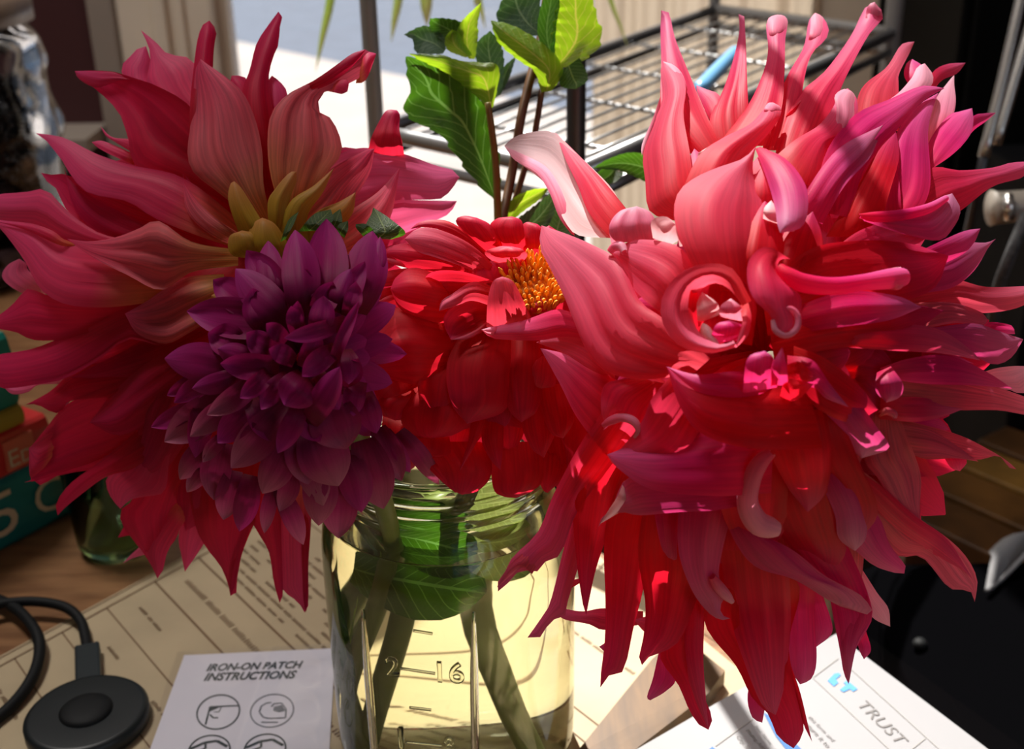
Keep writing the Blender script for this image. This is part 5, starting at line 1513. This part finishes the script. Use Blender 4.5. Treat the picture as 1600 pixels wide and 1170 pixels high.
tube('stem', [P(1180, 590, .385), P(1080, 700, .43), P(880, 800, .455)] + [Vector((JX0 + .03, JY0 + .004, .138)), Vector((JX0 + .006, JY0 + .012, .085)), Vector((JX0 + .016, JY0 - .012, .045)), Vector((JX0 + .030, JY0 - .022, .010))],
     .0046, pbr('pale_green_stem', (0.62, 0.70, 0.30), .45, noise=.2, scale=60), D_obj, 12)

# ================================================================ leafy bud stems at the top
S_obj = empty('dahlia_sprig', P(785, 340, .50), 'leafy green dahlia bud stems rising behind the red bloom', 'foliage')
S = Flower(S_obj, (780, 200), .50, 0.0, 300, 0.004, 5, 66)
def stem(pts, r, m=M_stemr):
    tube('stem', pts, r, m, S_obj, 8)
stem([P(778, 390, .50), P(778, 345, .50), P(775, 260, .495), P(768, 200, .49), P(762, 160, .487)], [.0016, .0016, .0015, .0014, .0013], pbr('olive_stem', (0.20, 0.15, 0.03), .4))
stem([P(780, 390, .505), P(786, 340, .505), P(800, 270, .51), P(815, 180, .51), P(832, 110, .515), P(845, 60, .52), P(856, -20, .53)], [.0019] * 7)
stem([P(790, 390, .515), P(800, 330, .515), P(815, 280, .515), P(835, 210, .515), P(847, 140, .515)], .0014)
tube('stem', [P(783, 360, .50), P(770, 450, .50), P(740, 640, .485), P(715, 790, .47)] + [Vector((JX0 - .008, JY0 + .006, .12)), Vector((JX0 - .022, JY0 + .022, .06)), Vector((JX0 - .032, JY0 + .022, .012))], .0030, M_stem, S_obj, 10)
def leaf(mat, lay, A, B, **kw):
    kw.setdefault('teeth', 4.0)
    kw.setdefault('bulge', -.12)
    return pet(S, mat, lay, A, B, name='leaf', ripple=.3, sink=0, n=46, m=10, **kw)
leaf(Lf_d, 3, [(772,312),(735,270),(690,210),(660,195),(632,172),(640,150),(642,130),(637,110),(634,88)], [(778,314),(778,250),(767,200),(752,160),(722,125),(692,105),(662,95),(634,88)], teeth=6)
leaf(Lf_y, 4.5, [(764,174),(747,152),(717,127),(692,110),(662,96),(639,84)], [(771,166),(779,106),(748,98),(717,95),(692,87),(639,84)], bulge=.1, teeth=2)
leaf(Lf_y, 3.5, [(846,144),(836,112),(815,97),(790,77),(776,60),(767,32)], [(862,142),(879,112),(866,85),(836,60),(800,40),(767,32)], bulge=.2, teeth=2)
leaf(Lf_y, 2.4, [(862,104),(864,60),(870,20),(885,-30)], [(870,106),(898,100),(932,76),(938,48),(930,25),(925,0),(910,-30),(885,-30)], teeth=5)
leaf(Lf_d, 2.8, [(858,92),(842,60),(842,25),(858,-30)], [(866,92),(869,40),(874,0),(858,-30)], teeth=1)
leaf(Lf_d, 3, [(872,115),(878,135),(900,139)], [(905,90),(918,123),(900,139)], teeth=2)
leaf(Lf_b, 1.6, [(842,56),(808,52),(778,32),(783,5),(800,-24)], [(848,50),(844,20),(838,-10),(800,-24)], teeth=3)
leaf(Lf_b, 1.8, [(772,155),(747,102),(744,70),(766,48)], [(784,145),(787,100),(782,70),(766,48)], teeth=2)
leaf(Lf_b, 1.6, [(776,150),(784,110),(806,88)], [(782,148),(796,120),(806,88)], teeth=1)
leaf(Lf_b, 2, [(692,84),(652,82),(645,62),(631,54)], [(697,76),(687,50),(662,41),(631,54)], teeth=2)
leaf(Lf_d, 2.2, [(702,72),(674,47),(672,29)], [(722,62),(720,36),(695,29),(672,29)], teeth=2)
leaf(Lf_y, 2.8, [(733,92),(714,66),(720,36),(752,4)], [(742,92),(747,52),(746,38),(752,4)], teeth=1)
leaf(Lf_y, 3, [(728,90),(700,78),(696,60),(706,46)], [(738,86),(724,66),(716,52),(706,46)], teeth=1)
leaf(Lf_y, 3, [(790,342),(800,312),(830,297),(858,294)], [(796,348),(820,328),(842,312),(858,294)], teeth=1)
leaf(Lf_b, 2, [(798,350),(825,330),(868,296)], [(815,362),(848,360),(870,322),(868,296)], teeth=2)
leaf(Lf_b, 1.6, [(845,365),(860,330),(880,318)], [(890,372),(895,340),(880,318)], teeth=2)
leaf(Lf_d, 1, [(1012,285),(972,268),(945,264),(926,263)], [(1012,240),(980,239),(950,249),(926,263)], teeth=1)
leaf(Lf_d, .8, [(975,270),(960,285),(935,287)], [(945,260),(930,275),(935,287)], teeth=1)

# ================================================================ mason jar, water, submerged leaves
M_jar = glass_mat('jar_glass', (0.97, 0.98, 0.93), 1.47)
def ring_prof(z0, R, r):
    return [(R, z0 - r), (R + r * .8, z0 - r * .5), (R + r, z0), (R + r * .8, z0 + r * .5), (R, z0 + r)]
outp = [(0, .0), (.040, .0), (.0465, .002), (.0495, .007), (.0500, .014), (.0502, .030), (.0503, .060), (.0503, .095), (.0500, .108), (.0488, .116), (.0462, .122), (.0436, .126), (.0425, .129)]
outp += ring_prof(.1335, .0425, .0012) + ring_prof(.1385, .0425, .0012) + ring_prof(.1435, .0425, .0012) + [(.0425, .1465), (.0432, .1485), (.0428, .1503), (.0415, .151)]
inp = [(.0400, .1503), (.0395, .1480), (.0395, .129), (.0410, .124), (.0440, .118), (.0463, .110), (.0470, .100), (.0471, .05), (.0470, .016), (.0455, .009), (.0420, .0065), (0, .006)]
jar_o = empty('mason_jar', (JX0, JY0, 0), 'clear ribbed mason jar with embossed measure marks holding the dahlias', 'jar')
lathe('glass_body', outp + inp, M_jar, jar_o, (JX0, JY0, 0), 96)
def rib(px, y0, y1):
    pts = []
    for y in (y0, (y0 * 2 + y1) / 3, (y0 + y1 * 2) / 3, y1):
        v = ROT @ Vector(((px(y) - 800) / F, -(y - 585) / F, -1.0))
        a = v.x ** 2 + v.y ** 2
        ox, oy = ORI.x - JX0, ORI.y - JY0
        b = 2 * (ox * v.x + oy * v.y)
        c = ox * ox + oy * oy - .0505 ** 2
        t = (-b - math.sqrt(b * b - 4 * a * c)) / (2 * a)
        pts.append(ORI + v * t)
    tube('rib', pts, [.0006, .0016, .0017, .0016], M_jar, jar_o, 10)
rib(lambda y: 567 + (y - 955) * .085, 953, 1215)
rib(lambda y: 740 + (y - 955) * .012, 957, 1225)
def on_jar(px, py, R=.0506):
    v = ROT @ Vector(((px - 800) / F, -(py - 585) / F, -1.0))
    a = v.x ** 2 + v.y ** 2
    ox, oy = ORI.x - JX0, ORI.y - JY0
    b = 2 * (ox * v.x + oy * v.y)
    c = ox * ox + oy * oy - R * R
    t = (-b - math.sqrt(b * b - 4 * a * c)) / (2 * a)
    return ORI + v * t
M_emb = M_jar
def emboss(body, x0, y0, x1, y1):
    """Raised glass figures standing on the jar wall."""
    cu = bpy.data.curves.new('t', 'FONT')
    cu.body = body
    cu.extrude = .06
    cu.bevel_depth = .03
    cu.offset = -.01
    tmp = bpy.data.objects.new('t', cu)
    me = bpy.data.meshes.new_from_object(tmp)
    bpy.data.objects.remove(tmp)
    xs = [v.co.x for v in me.vertices]
    a, b = min(xs), max(xs)
    p0, p1 = on_jar(x0, y0), on_jar(x1, y1)
    th0 = math.atan2(p0.x - JX0, -(p0.y - JY0))
    th1 = math.atan2(p1.x - JX0, -(p1.y - JY0))
    sc_ = (th1 - th0) * .0505 / (b - a)
    for v in me.vertices:
        f = (v.co.x - a) / (b - a)
        th = th0 + (th1 - th0) * f
        z = p0.z + (p1.z - p0.z) * f + v.co.y * sc_
        R = .0503 + v.co.z * sc_ * .9
        v.co = (JX0 + R * math.sin(th), JY0 - R * math.cos(th), z)
    link('embossed_figure', me, M_emb, jar_o)
def emb_line(x0, y0, x1, y1):
    tube('embossed_dash', [on_jar(x0 + (x1 - x0) * i / 4, y0 + (y1 - y0) * i / 4, .0503) for i in range(5)], .0006, M_emb, jar_o, 6)
emboss('2', 604, 1054, 624, 1056)
emb_line(626, 1044, 680, 1052)
emboss('16', 684, 1064, 726, 1066)
emboss('1', 624, 1168, 631, 1169)
emb_line(634, 1160, 690, 1166)
emboss('8', 694, 1172, 711, 1173)
emb_line(640, 1105, 674, 1109)
emb_line(646, 985, 676, 990)

WZ = .1185
M_water = glass_mat('jar_water', (0.98, 0.97, 0.90), 1.333)
wat = lathe('water', [(0, WZ), (.030, WZ), (.0432, WZ), (.0440, WZ + .0012), (.0441, WZ - .0005), (.0464, .110), (.04712, .100), (.04722, .05), (.0471, .016), (.0456, .0088), (.042, .0063), (0, .0058)], M_water, None, (JX0, JY0, 0), 96)
tag(wat, 'slightly yellow water filling the mason jar to below its shoulder', 'water')
def jleaf(mat, a0, b, c, w, z0, z1, r0, r1, nm='leaf', par=S_obj):
    """Broad leaf bending inside the jar: angle a0..b, radius r0..r1, height z0..z1."""
    V, Fc, UVs = [], [], []
    n, m = 14, 6
    for i in range(n):
        t = i / (n - 1)
        a = math.radians(a0 + (b - a0) * t)
        r = r0 + (r1 - r0) * t
        z = z0 + (z1 - z0) * t + c * math.sin(PI * t)
        cx_, cy_ = JX0 + r * math.sin(a), JY0 - r * math.cos(a)
        for j in range(m + 1):
            s = j / m
            h = (s - .5) * 2 * w * width_prof(t)
            V.append(Vector((cx_ + h * .35 * math.cos(a), cy_ + h * .35 * math.sin(a) - .002 * (1 - (2 * s - 1) ** 2), z + h)))
            UVs.append((s, t))
    for i in range(n - 1):
        for j in range(m):
            k = i * (m + 1) + j
            Fc.append((k, k + 1, k + m + 2, k + m + 1))
    return emit(nm, V, Fc, UVs, mat, par)
jleaf(Lf_d, -75, 30, .006, .016, .100, .098, .030, .026)
jleaf(Lf_d, -40, 25, .004, .012, .125, .112, .032, .030)
Lf_p = leaf_mat('pale_green_leaf', (0.34, 0.40, 0.16), (0.45, 0.5, 0.2), (0.4, 0.5, 0.12), .4)
jleaf(Lf_p, 10, 70, .002, .012, .118, .108, .026, .036)
jleaf(Lf_d, -80, -60, -.01, .012, .10, .045, .036, .038)
jleaf(Lf_y, -60, -85, .0, .008, .09, .030, .034, .036)
jleaf(Lf_p, 20, 60, .003, .012, .140, .125, .02, .034)
tube('cut_stem', [Vector((JX0 - .038, JY0 + .008, .11)), Vector((JX0 - .036, JY0 - .002, .06)), Vector((JX0 - .030, JY0 - .012, .018))], .0042, M_stem, S_obj, 10)

# ================================================================ trailing leaf tips at the top of the window
SP = empty('spider_plant', P(700, -400, 1.0), 'thin striped spider plant leaves hanging into view at the window top', 'plant')
SPf = Flower(SP, (700, 0), 1.0, 0, 300, .004, 0, 77)
M_sp = petal_mat('striped_blade', (0.12, 0.22, 0.02), (0.20, 0.30, 0.04), (0.55, 0.42, 0.22), (0.4, 0.6, 0.08), p1=.0, p2=.75, vein=.3, tw=.5, sheen=0)
hub = (700, -380)
for (x0, y0, x1, y1, w) in ((517, -5, 493, 112, 7), (623, -5, 611, 66, 7), (666, -5, 667, 42, 10), (748, -5, 758, 45, 5), (953, -5, 980, 72, 4), (745, -5, 742, 12, 5)):
    mx_, my_ = x0 - (x1 - x0) * .9, y0 - abs(y1 - y0) * 1.1 - 40
    A = [(hub[0] - 3, hub[1]), ((hub[0] + mx_) / 2 - w * .6, (hub[1] + my_) / 2 - 40), (mx_ - w, my_), (x0 - w, y0), ((x0 + x1) / 2 - w * .75, (y0 + y1) / 2), (x1, y1)]
    B = [(hub[0] + 3, hub[1]), ((hub[0] + mx_) / 2 + w * .6, (hub[1] + my_) / 2 - 40), (mx_ + w, my_), (x0 + w, y0), ((x0 + x1) / 2 + w * .7, (y0 + y1) / 2), (x1 + .5, y1)]
    pet(SPf, M_sp, 0, A, B, name='leaf', bulge=-.3, sink=0, ripple=0, n=30, m=4)
